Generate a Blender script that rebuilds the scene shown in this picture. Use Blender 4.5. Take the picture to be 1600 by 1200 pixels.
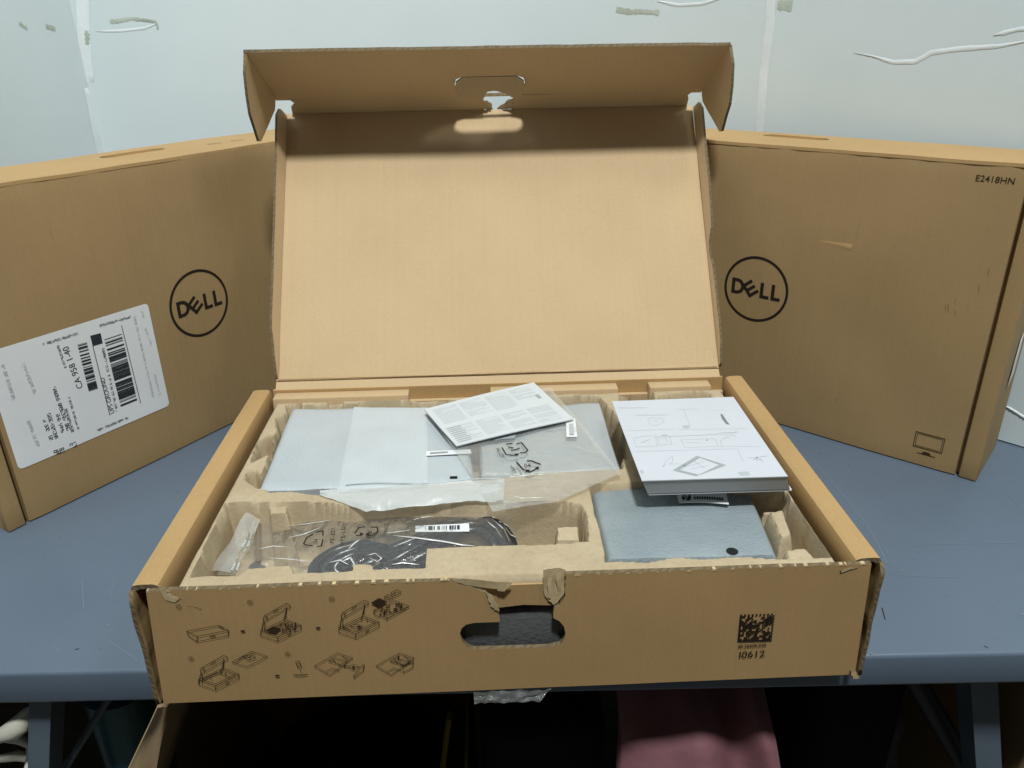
import bpy, bmesh, math, random
import numpy as np
from mathutils import Vector, Matrix, noise
random.seed(7)
R = math.radians
scene = bpy.context.scene
for o in list(bpy.data.objects): bpy.data.objects.remove(o)
col = scene.collection

# ------------------------------------------------------------------ camera
CAM = Vector((-0.0138, -0.5199, 0.5294)); PITCH, YAW, ROLL, FPX = -0.4235, 0.0325, -0.017, 1226.8
_f = Vector((math.sin(YAW)*math.cos(PITCH), math.cos(YAW)*math.cos(PITCH), math.sin(PITCH)))
_r = Vector((math.cos(YAW), -math.sin(YAW), 0)); _u = _r.cross(_f)
RT = _r*math.cos(ROLL) + _u*math.sin(ROLL); UP = -_r*math.sin(ROLL) + _u*math.cos(ROLL); FW = _f
cd = bpy.data.cameras.new('camera'); cam = bpy.data.objects.new('camera', cd); col.objects.link(cam)
M = Matrix((RT, UP, -FW)).transposed().to_4x4(); M.translation = CAM; cam.matrix_world = M
cd.sensor_width = 36; cd.lens = 36*FPX/1600; cd.clip_start = 0.01; cd.clip_end = 50
scene.camera = cam
# ------------------------------------------------------------------ light
w = bpy.data.worlds.new('World'); scene.world = w; w.use_nodes = True
w.node_tree.nodes['Background'].inputs[0].default_value = (1.0, 0.88, 0.74, 1)
w.node_tree.nodes['Background'].inputs[1].default_value = 0.025
for lname, loc_, tgt, en, siz, lab in (
        ('ceiling_lamp', (0.14, -1.30, 3.4), (0, 0.8, 0.2), 124, 0.33, 'bright ceiling lamp above and before the bench, out of view'),
        ('ceiling_lamp', (1.86, -0.64, 3.4), (0, 0.4, 0.2), 18, 0.7, 'fainter ceiling lamp above the right end of the bench, out of view'),
        ('ceiling_lamp', (-0.55, -0.18, 3.4), (0, 0.4, 0.2), 6, 0.9, 'faintest ceiling lamp above the left end of the bench, out of view')):
    ld = bpy.data.lights.new(lname, 'AREA'); ld.shape = 'DISK'; ld.size = siz; ld.energy = en; ld.color = (0.95, 0.985, 0.98)
    lo = bpy.data.objects.new(lname, ld); col.objects.link(lo); lo.location = loc_
    lo.rotation_euler = (Vector(tgt) - lo.location).to_track_quat('-Z', 'Y').to_euler()
    lo['label'] = lab; lo['category'] = 'lamp'
vs = scene.view_settings; vs.view_transform = 'Standard'; vs.look = 'None'; vs.exposure = 0.0; vs.gamma = 1.0
scene.cycles.transparent_max_bounces = 16

# ------------------------------------------------------------------ helpers
def ray(x, y): return RT*((x-800)/FPX) + UP*((600-y)/FPX) + FW
def onplane(x, y, P, n):
    d = ray(x, y); return CAM + d*((Vector(P)-CAM).dot(n)/d.dot(n))
def Pz(x, y, z): return onplane(x, y, (0, 0, z), Vector((0, 0, 1)))
def Py(x, y, Y): return onplane(x, y, (0, Y, 0), Vector((0, 1, 0)))
def nz(x, y, z, s=1.0): return noise.noise(Vector((x*s, y*s, z*s)))

class Frame:
    """a plane in the place: origin, right, up; N looks to the viewer's side"""
    def __init__(s, O, U, V):
        s.O = Vector(O); s.U = Vector(U).normalized(); s.V = Vector(V).normalized(); s.N = s.U.cross(s.V).normalized()
        s.M = Matrix((s.U, s.V, s.N)).transposed().to_4x4(); s.M.translation = s.O
    def px(s, x, y, w=0.0):
        p = onplane(x, y, s.O + s.N*w, s.N) - s.O
        return (p.dot(s.U), p.dot(s.V))
    def pt(s, u, v, w=0.0): return s.O + s.U*u + s.V*v + s.N*w
WORLD = Frame((0, 0, 0), (1, 0, 0), (0, 1, 0))
_wm = {}
def link(name, data, frame=WORLD, parent=None, mats=(), **props):
    o = bpy.data.objects.new(name, data); col.objects.link(o)
    Mw = frame.M if isinstance(frame, Frame) else frame
    if parent is not None:
        o.parent = parent; o.matrix_basis = _wm[parent.name].inverted() @ Mw
    else: o.matrix_basis = Mw
    _wm[o.name] = Mw.copy()
    if data is not None:
        for m in (mats if isinstance(mats, (list, tuple)) else [mats]): data.materials.append(m)
    for k, v in props.items(): o[k] = v
    return o
def thing(name, loc, label, category, group=None, rz=0):
    Mw = Matrix.Translation(Vector(loc)) @ Matrix.Rotation(rz, 4, 'Z')
    o = link(name, None, Mw, None, label=label, category=category); o.empty_display_size = 0.05
    if group: o['group'] = group
    return o
def smooth(me, ang=35):
    for p in me.polygons: p.use_smooth = True
    me.set_sharp_from_angle(angle=R(ang))
def flat(loops, t=0.0, w=0.0):
    """polygon (first loop) with holes (others), slab from w-t to w"""
    cu = bpy.data.curves.new('c', 'CURVE'); cu.dimensions = '2D'; cu.fill_mode = 'BOTH'; cu.extrude = t/2
    for lp in loops:
        sp = cu.splines.new('POLY'); sp.points.add(len(lp)-1); sp.use_cyclic_u = True
        for q, p in zip(sp.points, lp): q.co = (p[0], p[1], 0, 1)
    ob = bpy.data.objects.new('c', cu); me = bpy.data.meshes.new_from_object(ob)
    bpy.data.objects.remove(ob); bpy.data.curves.remove(cu)
    me.transform(Matrix.Translation((0, 0, w-t/2)))
    me.materials.clear()
    return me
def edge_mats(me, face=0, edge=1):
    for p in me.polygons: p.material_index = face if abs(p.normal.z) > 0.5 else edge
def rough(me, step, amp, sc=8.0, seed=0.0, inplane=0.0, axes=(0, 1)):
    bm = bmesh.new(); bm.from_mesh(me)
    for ax in axes:
        lo_ = min(v.co[ax] for v in bm.verts); hi = max(v.co[ax] for v in bm.verts)
        n = int((hi-lo_)/step)
        for k in range(1, n+1):
            c = lo_ + (hi-lo_)*k/(n+1); no = Vector((0, 0, 0)); no[ax] = 1; co = Vector((0, 0, 0)); co[ax] = c
            bmesh.ops.bisect_plane(bm, geom=bm.verts[:]+bm.edges[:]+bm.faces[:], plane_co=co, plane_no=no, dist=1e-6)
    for v in bm.verts:
        x, y, z = v.co
        v.co.z += amp*nz(x+seed, y, seed, sc)
        if inplane:
            v.co.x += inplane*nz(x, y+seed, 3.1+seed, 40); v.co.y += inplane*nz(x, y-seed, 9.7, 40)
    bm.to_mesh(me); bm.free(); return me
def text(s, size, w=0.0004, align='LEFT', bold=0.0):
    cu = bpy.data.curves.new('t', 'FONT'); cu.body = s; cu.size = size; cu.align_x = align; cu.fill_mode = 'BOTH'
    cu.offset = bold
    cu.resolution_u = 3
    ob = bpy.data.objects.new('t', cu); me = bpy.data.meshes.new_from_object(ob)
    bpy.data.objects.remove(ob); bpy.data.curves.remove(cu); me.materials.clear()
    me.transform(Matrix.Translation((0, 0, w))); return me
def join(meshes):
    V = []; F = []
    for me in meshes:
        b = len(V); V += [tuple(v.co) for v in me.vertices]; F += [tuple(b+i for i in p.vertices) for p in me.polygons]
        bpy.data.meshes.remove(me)
    me = bpy.data.meshes.new('m'); me.from_pydata(V, [], F); me.update(); return me
def place(me, x, y, rot=0.0, sc=1.0):
    me.transform(Matrix.Translation((x, y, 0)) @ Matrix.Rotation(rot, 4, 'Z') @ Matrix.Scale(sc, 4)); return me
def quads(polys, w=0.0004):
    V = []; F = []
    for p in polys:
        b = len(V); V += [(q[0], q[1], w) for q in p]; F.append(tuple(range(b, b+len(p))))
    me = bpy.data.meshes.new('q'); me.from_pydata(V, [], F); me.update()
    bm = bmesh.new(); bm.from_mesh(me)
    for f in bm.faces:
        f.normal_update()
        if f.normal.z < 0: f.normal_flip()
    bm.to_mesh(me); bm.free(); return me
def ribbon(lines, width, w=0.0004):
    polys = []
    for ln in lines:
        for a, b in zip(ln[:-1], ln[1:]):
            a = Vector(a[:2]); b = Vector(b[:2]); d = b-a
            if d.length < 1e-7: continue
            d.normalize(); n = Vector((-d.y, d.x))*width/2; e = d*width*0.3
            polys.append([a-n-e, b-n+e, b+n+e, a+n-e])
    return quads(polys, w)
def circle(cx, cy, r, n=40): return [(cx+r*math.cos(2*math.pi*k/n), cy+r*math.sin(2*math.pi*k/n)) for k in range(n)]
def boxmesh(x0, x1, y0, y1, z0, z1, bev=0.0, seg=2):
    bm = bmesh.new(); bmesh.ops.create_cube(bm, size=1)
    for v in bm.verts:
        v.co = Vector(((x0+x1)/2+(x1-x0)*v.co.x, (y0+y1)/2+(y1-y0)*v.co.y, (z0+z1)/2+(z1-z0)*v.co.z))
    if bev: bmesh.ops.bevel(bm, geom=bm.edges[:], offset=bev, segments=seg, affect='EDGES', profile=0.5)
    me = bpy.data.meshes.new('b'); bm.to_mesh(me); bm.free(); return me
def grid(nu, nv, fn, thick=0.0, tdir=Vector((0, 0, -1))):
    """fn(s,t)->Vector; closed slab if thick"""
    V = []; F = []
    for j in range(nv+1):
        for i in range(nu+1): V.append(Vector(fn(i/nu, j/nv)))
    I = lambda i, j: j*(nu+1)+i
    for j in range(nv):
        for i in range(nu): F.append((I(i, j), I(i+1, j), I(i+1, j+1), I(i, j+1)))
    if thick:
        b = len(V); V += [v+tdir*thick for v in V]
        for j in range(nv):
            for i in range(nu): F.append(tuple(b+k for k in (I(i, j+1), I(i+1, j+1), I(i+1, j), I(i, j))))
        rim = [I(i, 0) for i in range(nu)]+[I(nu, j) for j in range(nv)]+[I(i, nv) for i in range(nu, 0, -1)]+[I(0, j) for j in range(nv, 0, -1)]
        for a, c in zip(rim, rim[1:]+rim[:1]): F.append((a, a+b, c+b, c))
    me = bpy.data.meshes.new('g'); me.from_pydata([tuple(v) for v in V], [], F); me.update(); smooth(me, 50); return me
def bil(c, s, t): return c[0]*(1-s)*(1-t)+c[1]*s*(1-t)+c[2]*s*t+c[3]*(1-s)*t
def tube(pts, r, n=8, closed=False, flatten=1.0):
    P = [Vector(p) for p in pts]; V = []; F = []; m = len(P)
    for k in range(m):
        a = P[(k-1) % m] if (closed or k > 0) else P[k]; b = P[(k+1) % m] if (closed or k < m-1) else P[k]
        d = (b-a).normalized(); s = d.cross(Vector((0, 0, 1)))
        s = s.normalized() if s.length > 1e-4 else Vector((1, 0, 0)); q = s.cross(d)
        rr = r[k] if isinstance(r, (list, tuple)) else r
        for j in range(n):
            a_ = 2*math.pi*j/n; V.append(P[k]+s*rr*math.cos(a_)+q*rr*flatten*math.sin(a_))
    for k in range(m if closed else m-1):
        for j in range(n):
            F.append((k*n+j, k*n+(j+1) % n, ((k+1) % m)*n+(j+1) % n, ((k+1) % m)*n+j))
    if not closed: F.append(tuple(range(n))[::-1]); F.append(tuple((m-1)*n+j for j in range(n)))
    me = bpy.data.meshes.new('t'); me.from_pydata([tuple(v) for v in V], [], F); me.update(); smooth(me, 60); return me

# ------------------------------------------------------------------ materials
def mat(name):
    m = bpy.data.materials.new(name); m.use_nodes = True; nt = m.node_tree
    return m, nt, nt.nodes['Principled BSDF']
def N(nt, t, **k):
    n = nt.nodes.new(t)
    for a, b in k.items():
        if a in n.inputs: n.inputs[a].default_value = b
        else: setattr(n, a, b)
    return n
def coords(nt, scale=(1, 1, 1)):
    tc = N(nt, 'ShaderNodeTexCoord'); mp = N(nt, 'ShaderNodeMapping'); mp.inputs['Scale'].default_value = scale
    nt.links.new(tc.outputs['Object'], mp.inputs['Vector']); return mp.outputs['Vector']
def ramp(nt, fac, stops):
    r = N(nt, 'ShaderNodeValToRGB'); e = r.color_ramp.elements
    while len(e) < len(stops): e.new(0.5)
    for el, (p, c) in zip(e, stops): el.position = p; el.color = (*c, 1) if len(c) == 3 else c
    nt.links.new(fac, r.inputs['Fac']); return r.outputs['Color']
def noisetex(nt, vec, scale, detail=4, rough_=0.55):
    n = N(nt, 'ShaderNodeTexNoise', Scale=scale, Detail=detail, Roughness=rough_); nt.links.new(vec, n.inputs['Vector']); return n.outputs['Fac']
def mixc(nt, fac, a, b, mode='MIX'):
    m = N(nt, 'ShaderNodeMix', data_type='RGBA', blend_type=mode)
    for s, v in ((0, fac), (6, a), (7, b)):
        if isinstance(v, (int, float)): m.inputs[s].default_value = v
        elif isinstance(v, tuple): m.inputs[s].default_value = (*v, 1)
        else: nt.links.new(v, m.inputs[s])
    return m.outputs[2]
def bump(nt, b, h, strength, dist):
    n = N(nt, 'ShaderNodeBump', Strength=strength, Distance=dist); nt.links.new(h, n.inputs['Height'])
    prev = b.inputs['Normal'].links[0].from_socket if b.inputs['Normal'].links else None
    if prev: nt.links.new(prev, n.inputs['Normal'])
    nt.links.new(n.outputs['Normal'], b.inputs['Normal'])
def addm(nt, a, b, op='ADD'):
    m = N(nt, 'ShaderNodeMath', operation=op)
    for i, v in enumerate((a, b)):
        if isinstance(v, (int, float)): m.inputs[i].default_value = v
        else: nt.links.new(v, m.inputs[i])
    return m.outputs[0]
def kraft(name, c, var=0.055, flute=0.10, scuff=0.0, gloss=0.72):
    m, nt, b = mat(name); v = coords(nt); vs_ = coords(nt, (6, 90, 30)); vv = coords(nt, (70, 4, 30))
    n1 = noisetex(nt, v, 7, 5); n2 = noisetex(nt, vs_, 6, 3); n3 = noisetex(nt, vv, 5, 3); n4 = noisetex(nt, v, 900, 2)
    f = addm(nt, addm(nt, addm(nt, n1, 0.86, 'MULTIPLY'), addm(nt, n2, 0.09, 'MULTIPLY')), addm(nt, n3, 0.05, 'MULTIPLY'))
    dk = tuple(x*(1-var*1.6) for x in c); lt = tuple(min(1, x*(1+var)) for x in c)
    cc = ramp(nt, f, [(0.30, dk), (0.52, c), (0.72, lt)])
    sp = ramp(nt, n4, [(0.30, (0.80, 0.78, 0.72)), (0.48, (1, 1, 1))])
    cc = mixc(nt, 0.6, cc, sp, 'MULTIPLY')
    fl_n = noisetex(nt, coords(nt, (150, 0.8, 150)), 1.0, 2)
    cc = mixc(nt, 0.2, cc, ramp(nt, fl_n, [(0.35, (0.90, 0.89, 0.87)), (0.6, (1, 1, 1))]), 'MULTIPLY')
    fb_n = noisetex(nt, coords(nt, (90, 420, 200)), 3.0, 3, 0.7)
    cc = mixc(nt, 0.55, cc, ramp(nt, fb_n, [(0.30, (0.84, 0.81, 0.76)), (0.46, (1, 1, 1))]), 'MULTIPLY')
    if scuff:
        sc = noisetex(nt, coords(nt, (9, 2.0, 5)), 11, 6, 0.75)
        sf = ramp(nt, sc, [(0.60, (0, 0, 0)), (0.74, (1, 1, 1))])
        cc = mixc(nt, addm(nt, sf, scuff, 'MULTIPLY'), cc, tuple(x*0.35 for x in c))
    nt.links.new(cc, b.inputs['Base Color']); b.inputs['Roughness'].default_value = gloss
    b.inputs['Specular IOR Level'].default_value = 0.3
    wv = N(nt, 'ShaderNodeTexWave', Scale=38.0, Distortion=0.6, Detail=1.0, bands_direction='X'); nt.links.new(v, wv.inputs['Vector'])
    bump(nt, b, wv.outputs['Fac'], flute, 0.001); bump(nt, b, n1, 0.3, 0.0012); bump(nt, b, n2, 0.06, 0.0004); bump(nt, b, n4, 0.10, 0.0006)
    return m
def plain(name, c, rough_=0.6, spec=0.4, var=0.0, bsc=0, bst=0.2, bd=0.001, metal=0.0, vsc=20):
    m, nt, b = mat(name); v = coords(nt)
    if var:
        n1 = noisetex(nt, v, vsc, 5)
        nt.links.new(ramp(nt, n1, [(0.3, tuple(x*(1-var) for x in c)), (0.7, tuple(min(1, x*(1+var)) for x in c))]), b.inputs['Base Color'])
    else: b.inputs['Base Color'].default_value = (*c, 1)
    b.inputs['Roughness'].default_value = rough_; b.inputs['Specular IOR Level'].default_value = spec; b.inputs['Metallic'].default_value = metal
    if bsc: bump(nt, b, noisetex(nt, v, bsc, 4), bst, bd)
    return m
K_OUT = kraft('kraft_outer', (0.485, 0.315, 0.140), scuff=0.0)
K_SCUFF = kraft('kraft_outer_scuffed', (0.385, 0.258, 0.120), scuff=0.25)
K_IN = kraft('kraft_inner', (0.58, 0.425, 0.245), var=0.04, flute=0.07)
K_PLY = kraft('kraft_torn_ply', (0.64, 0.49, 0.28), var=0.2, flute=0.5)
def edge_material():
    m, nt, b = mat('corrugated_edge'); v = coords(nt)
    wv = N(nt, 'ShaderNodeTexWave', Scale=70.0, Distortion=9.0, Detail=3.0, bands_direction='DIAGONAL'); nt.links.new(v, wv.inputs['Vector'])
    nt.links.new(ramp(nt, wv.outputs['Fac'], [(0.2, (0.135, 0.098, 0.052)), (0.6, (0.185, 0.138, 0.075))]), b.inputs['Base Color'])
    b.inputs['Roughness'].default_value = 0.85; bump(nt, b, wv.outputs['Fac'], 0.25, 0.001); return m
K_EDGE = edge_material()
def pulp_mat():
    m, nt, b = mat('moulded_pulp'); v = coords(nt)
    n1 = noisetex(nt, v, 14, 4); n2 = noisetex(nt, v, 220, 4, 0.7); n3 = noisetex(nt, v, 900, 2)
    cc = ramp(nt, n1, [(0.3, (0.465, 0.375, 0.245)), (0.7, (0.555, 0.46, 0.31))])
    cc = mixc(nt, 0.7, cc, ramp(nt, n2, [(0.3, (0.86, 0.83, 0.78)), (0.55, (1, 1, 1))]), 'MULTIPLY')
    nt.links.new(cc, b.inputs['Base Color']); b.inputs['Roughness'].default_value = 0.95; b.inputs['Specular IOR Level'].default_value = 0.1
    bump(nt, b, n2, 0.40, 0.0016); bump(nt, b, n3, 0.25, 0.0006); return m
PULP = pulp_mat()
def table_mat():
    m, nt, b = mat('blue_grey_enamel'); v = coords(nt)
    n1 = noisetex(nt, v, 3, 5); n2 = noisetex(nt, v, 60, 4, 0.7); n3 = noisetex(nt, v, 350, 2)
    cc = ramp(nt, n1, [(0.3, (0.104, 0.141, 0.190)), (0.7, (0.128, 0.169, 0.221))])
    cc = mixc(nt, addm(nt, ramp(nt, n2, [(0.66, (0, 0, 0)), (0.80, (1, 1, 1))]), 0.35, 'MULTIPLY'), cc, (0.06, 0.08, 0.10))
    cc = mixc(nt, addm(nt, ramp(nt, noisetex(nt, coords(nt, (1, 1, 1)), 95, 3, 0.6), [(0.74, (0, 0, 0)), (0.78, (1, 1, 1))]), 0.5, 'MULTIPLY'), cc, (0.33, 0.40, 0.46))
    nt.links.new(cc, b.inputs['Base Color']); b.inputs['Specular IOR Level'].default_value = 0.45
    nt.links.new(ramp(nt, n2, [(0.3, (0.26,)*3), (0.7, (0.46,)*3)]), b.inputs['Roughness'])
    bump(nt, b, n3, 0.06, 0.0005); return m
TABLE = table_mat()
SMUDGE = plain('dirt_smudge', (0.29, 0.195, 0.095), 0.9, 0.1)
SCRATCH = plain('scratched_paint', (0.165, 0.215, 0.265), 0.6)
def wall_mat():
    m, nt, b = mat('white_painted_board'); v = coords(nt)
    n1 = noisetex(nt, v, 2.2, 5, 0.6); n2 = noisetex(nt, v, 26, 5, 0.7); n3 = noisetex(nt, v, 240, 3)
    cc = ramp(nt, n1, [(0.3, (0.635, 0.72, 0.74)), (0.7, (0.695, 0.775, 0.79))])
    cc = mixc(nt, addm(nt, ramp(nt, n2, [(0.60, (0, 0, 0)), (0.82, (1, 1, 1))]), 0.30, 'MULTIPLY'), cc, (0.60,0.68,0.675))
    nt.links.new(cc, b.inputs['Base Color']); b.inputs['Roughness'].default_value = 0.6; b.inputs['Specular IOR Level'].default_value = 0.3
    bump(nt, b, n1, 0.25, 0.01); bump(nt, b, n2, 0.08, 0.003); bump(nt, b, n3, 0.08, 0.0006); return m
WALL = wall_mat()
TAPE_W = plain('white_tape', (0.77, 0.83, 0.84), 0.4, 0.5, 0.05, 60, 0.3, 0.003)
TAPE_Y = plain('torn_yellowed_tape', (0.44, 0.49, 0.42), 0.5, 0.4, 0.2, 90, 0.4, 0.003)
INK = plain('black_print', (0.022, 0.016, 0.011), 0.7, 0.2)
INK_B = plain('brown_black_print', (0.045, 0.028, 0.014), 0.7, 0.2)
INK_L = plain('label_print', (0.03, 0.035, 0.04), 0.6, 0.2)
INK_G = plain('grey_print', (0.36, 0.40, 0.42), 0.7, 0.2)
INK_M = plain('mid_grey_print', (0.20, 0.23, 0.24), 0.7, 0.2)
INK_LG = plain('light_grey_print', (0.36, 0.39, 0.41), 0.7, 0.2)
INK_P = plain('pale_grey_print', (0.47, 0.505, 0.53), 0.7, 0.2)
LEAF = plain('leaflet_paper', (0.64, 0.68, 0.69), 0.7, 0.3)
LEAF_P = plain('leaflet_print', (0.53, 0.57, 0.585), 0.7, 0.2)
PAPER = plain('white_paper', (0.60, 0.63, 0.67), 0.7, 0.3, 0.02, 300, 0.05, 0.0005)
PAGES = plain('page_edges', (0.42, 0.44, 0.45), 0.8, 0.2, 0.05)
LABEL = plain('white_label_paper', (0.80, 0.82, 0.82), 0.45, 0.4, 0.02)
BLACK = plain('black_rubber', (0.012, 0.014, 0.018), 0.28, 0.6)
def foam(name, c, alpha=1.0, sc=160, st=0.4):
    m, nt, b = mat(name); v = coords(nt)
    n1 = noisetex(nt, v, 9, 4); n2 = noisetex(nt, v, sc, 3, 0.6); wv = N(nt, 'ShaderNodeTexWave', Scale=60.0, Distortion=1.5, Detail=2.0); nt.links.new(v, wv.inputs['Vector'])
    nt.links.new(ramp(nt, n1, [(0.3, tuple(x*0.93 for x in c)), (0.7, tuple(min(1, x*1.05) for x in c))]), b.inputs['Base Color'])
    b.inputs['Roughness'].default_value = 0.38; b.inputs['Specular IOR Level'].default_value = 0.5
    bump(nt, b, n2, st, 0.001); bump(nt, b, wv.outputs['Fac'], 0.08, 0.001)
    if alpha < 1: b.inputs['Alpha'].default_value = alpha
    return m
FOAM_W = foam('white_foam_film', (0.48, 0.53, 0.555)); FOAM_W2 = foam('white_foam_double', (0.56, 0.615, 0.64))
FOAM_SKIRT = foam('thin_foam_film', (0.70, 0.74, 0.73), 0.70)
FOAM_G = foam('grey_foam_film', (0.43, 0.47, 0.48))
def silver_mat():
    m, nt, b = mat('silver_foam_film'); v = coords(nt)
    vo = N(nt, 'ShaderNodeTexVoronoi', Scale=330.0); nt.links.new(v, vo.inputs['Vector'])
    n1 = noisetex(nt, v, 12, 4); n2 = noisetex(nt, v, 420, 3)
    nt.links.new(ramp(nt, n1, [(0.3, (0.30, 0.36, 0.39)), (0.7, (0.40, 0.46, 0.48))]), b.inputs['Base Color'])
    b.inputs['Roughness'].default_value = 0.36; b.inputs['Metallic'].default_value = 0.25
    bump(nt, b, vo.outputs['Distance'], 0.35, 0.0011); bump(nt, b, n2, 0.5, 0.0008); bump(nt, b, n1, 0.3, 0.006); return m
SILVER = silver_mat()
def film(name, clear, haze=(0.75, 0.78, 0.76), gl=0.10, bsc=30, bst=0.5, bd=0.01, fk=1.4):
    m, nt, b = mat(name); nt.nodes.remove(b); out = nt.nodes['Material Output']; v = coords(nt)
    tr = N(nt, 'ShaderNodeBsdfTransparent'); tr.inputs[0].default_value = (0.95, 0.96, 0.95, 1)
    df = N(nt, 'ShaderNodeBsdfDiffuse'); df.inputs[0].default_value = (*haze, 1)
    gs = N(nt, 'ShaderNodeBsdfGlossy', Roughness=gl); gs.inputs[0].default_value = (1, 1, 1, 1)
    nn = noisetex(nt, v, bsc, 4, 0.6); bp = N(nt, 'ShaderNodeBump', Strength=bst, Distance=bd); nt.links.new(nn, bp.inputs['Height'])
    nt.links.new(bp.outputs[0], gs.inputs['Normal'])
    m1 = N(nt, 'ShaderNodeMixShader'); m1.inputs[0].default_value = 1-clear
    nt.links.new(tr.outputs[0], m1.inputs[1]); nt.links.new(df.outputs[0], m1.inputs[2])
    fr = N(nt, 'ShaderNodeFresnel', IOR=1.45); nt.links.new(bp.outputs[0], fr.inputs['Normal'])
    m2 = N(nt, 'ShaderNodeMixShader'); nt.links.new(addm(nt, fr.outputs[0], fk, 'MULTIPLY'), m2.inputs[0])
    nt.links.new(m1.outputs[0], m2.inputs[1]); nt.links.new(gs.outputs[0], m2.inputs[2]); nt.links.new(m2.outputs[0], out.inputs[0])
    return m
FILM = film('clear_film', 0.93, haze=(0.95, 0.97, 0.96), gl=0.16, bsc=50, bst=0.6, bd=0.008, fk=0.9)
CREASE_GLINT = film('film_crease_glint', 0.25, haze=(0.95, 0.97, 0.96), gl=0.2, bst=0.1)  # whitish film colour that paints bright glints along the folds
FILM_H = film('hazy_film', 0.75, gl=0.16, bsc=20)
FILM_Z = film('zip_film', 0.70, gl=0.25)
TAPE_C = film('clear_tape', 0.70, haze=(0.6, 0.62, 0.6), gl=0.08, bsc=90, bst=1.0)

# ------------------------------------------------------------------ the place
W, D, H = 0.62, 0.3889, 0.1236
HW = W/2; LW = 0.281
# floor
fl = link('floor', boxmesh(-3, 3, -2, 3, -0.80, -0.75), mats=plain('dark_concrete', (0.10, 0.105, 0.10), 0.8, 0.3, 0.3, 40, 0.3, 0.003), kind='structure')
# white boards standing round the bench top, one continuous lining with a soft corner
KX, KY = 0.222, 0.925
wp = [(-1.02, -0.40), (-0.675, KY)]
dr = Vector((1.20-KX, -0.145-KY)).normalized(); rad = 0.55; tl_ = rad*math.tan(math.acos(dr.x)/2); c0 = Vector((KX-tl_, KY)); an = math.acos(dr.x)
for k in range(13):
    a = an*k/12; wp.append((c0.x+rad*math.sin(a), KY-rad+rad*math.cos(a)))
wp.append((1.32, wp[-1][1]+(1.32-wp[-1][0])*dr.y/dr.x))
wp = [Vector(p) for p in wp]
def chain():
    out = []
    for i, (a, b) in enumerate(zip(wp[:-1], wp[1:])):
        n = max(1, int((b-a).length/0.05)); out += [a+(b-a)*k/n for k in range(n)]
    return out+[wp[-1]]
CH = chain(); V = []; F = []; nc = len(CH); nzz = 36
for t_ in (0, 1):
    for j in range(nzz+1):
        for i, p in enumerate(CH):
            d = (CH[min(nc-1, i+1)]-CH[max(0, i-1)]).normalized(); z = 0.0018+1.5*j/nzz
            q = p+Vector((-d.y, d.x))*(0.02*t_+0.0002*(1+nz(i*0.05, z, 0, 2.2))*(1-t_)); V.append((q.x, q.y, z))
for j in range(nzz):
    for i in range(nc-1):
        a = j*(nc)+i; b = a+nc*(nzz+1); F.append((a, a+1, a+nc+1, a+nc)); F.append((b, b+nc, b+nc+1, b+1))
me = bpy.data.meshes.new('wall'); me.from_pydata(V, [], F); me.update(); smooth(me, 25)
wb = link('wall', me, WORLD, None, WALL, kind='structure')
def hit(x, y):
    d = ray(x, y); best = None
    for a, b in zip(wp[:-1], wp[1:]):
        e = b-a; n = Vector((e.y, -e.x, 0)).normalized(); k = (Vector((a.x, a.y, 0))-CAM).dot(n)/d.dot(n); P = CAM+d*k
        t = (Vector((P.x, P.y))-a).dot(e)/e.length_squared
        if k > 0 and -0.001 <= t <= 1.001 and (best is None or k < best[0]): best = (k, P, n)
    return best[1], best[2]
def strip(pts, width, name, m, ridge=0.0003):
    """a tape or wrinkle running along the wall lining"""
    q = []
    for a, b in zip(pts[:-1], pts[1:]):
        for k in range(8): q.append((a[0]+(b[0]-a[0])*k/8, a[1]+(b[1]-a[1])*k/8))
    q.append(pts[-1]); H_ = [hit(*p) for p in q]; n = len(H_); V = []; F = []
    for k, (P, nn) in enumerate(H_):
        d = (H_[min(n-1, k+1)][0]-H_[max(0, k-1)][0]).normalized(); sd = nn.cross(d).normalized()
        tt = k/(n-1); wd = (width(tt) if callable(width) else width)*(1+0.25*nz(k*0.7, P.x*9, 2.0))
        if name in ('wrinkle', 'peeling_tape', 'tape_seam'): wd *= min(1, 5*tt+0.08, 5*(1-tt)+0.08)
        if name == 'torn_tape': wd *= 0.75+0.7*random.random()
        for s, h in ((-1, 0), (-0.4, 1), (0.4, 1), (1, 0)):
            V.append(tuple(P+sd*s*wd/2+nn*(0.0002+ridge*h*(0.7+0.6*nz(k*0.9, s*3, 5)))))
    for k in range(n-1):
        for j in range(3): F.append((k*4+j, k*4+j+1, (k+1)*4+j+1, (k+1)*4+j))
    me = bpy.data.meshes.new('s'); me.from_pydata(V, [], F); me.update(); smooth(me, 80)
    return link(name, me, WORLD, wb, m)
strip([(128, -40), (131, 60), (140, 150), (158, 240)], 0.020, 'tape_strip', TAPE_W, 0.0002)
strip([(135, 48), (136, 70)], 0.009, 'torn_tape', TAPE_Y)
strip([(172, 34), (182, 33), (205, 29), (244, 34), (247, 46)], lambda t: 0.007-0.004*t, 'torn_tape', TAPE_Y, 0.0003)
strip([(150, 49), (190, 48), (225, 44), (243, 38)], 0.004, 'peeling_tape', TAPE_W, 0.0005)
strip([(72, 41), (86, 45)], 0.006, 'torn_tape', TAPE_Y)
strip([(30, 36), (42, 44)], 0.005, 'torn_tape', TAPE_Y)
strip([(963, 15), (985, 19), (998, 18), (1030, 20)], lambda t: 0.006+0.004*abs(t-0.5), 'torn_tape', TAPE_Y)
strip([(1028, 2), (1060, 8), (1095, 6), (1125, -2)], 0.005, 'wrinkle', TAPE_W, 0.0008)
strip([(1206, -40), (1203, 40), (1193, 120), (1186, 215)], 0.014, 'tape_strip', TAPE_W, 0.0003)
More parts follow.
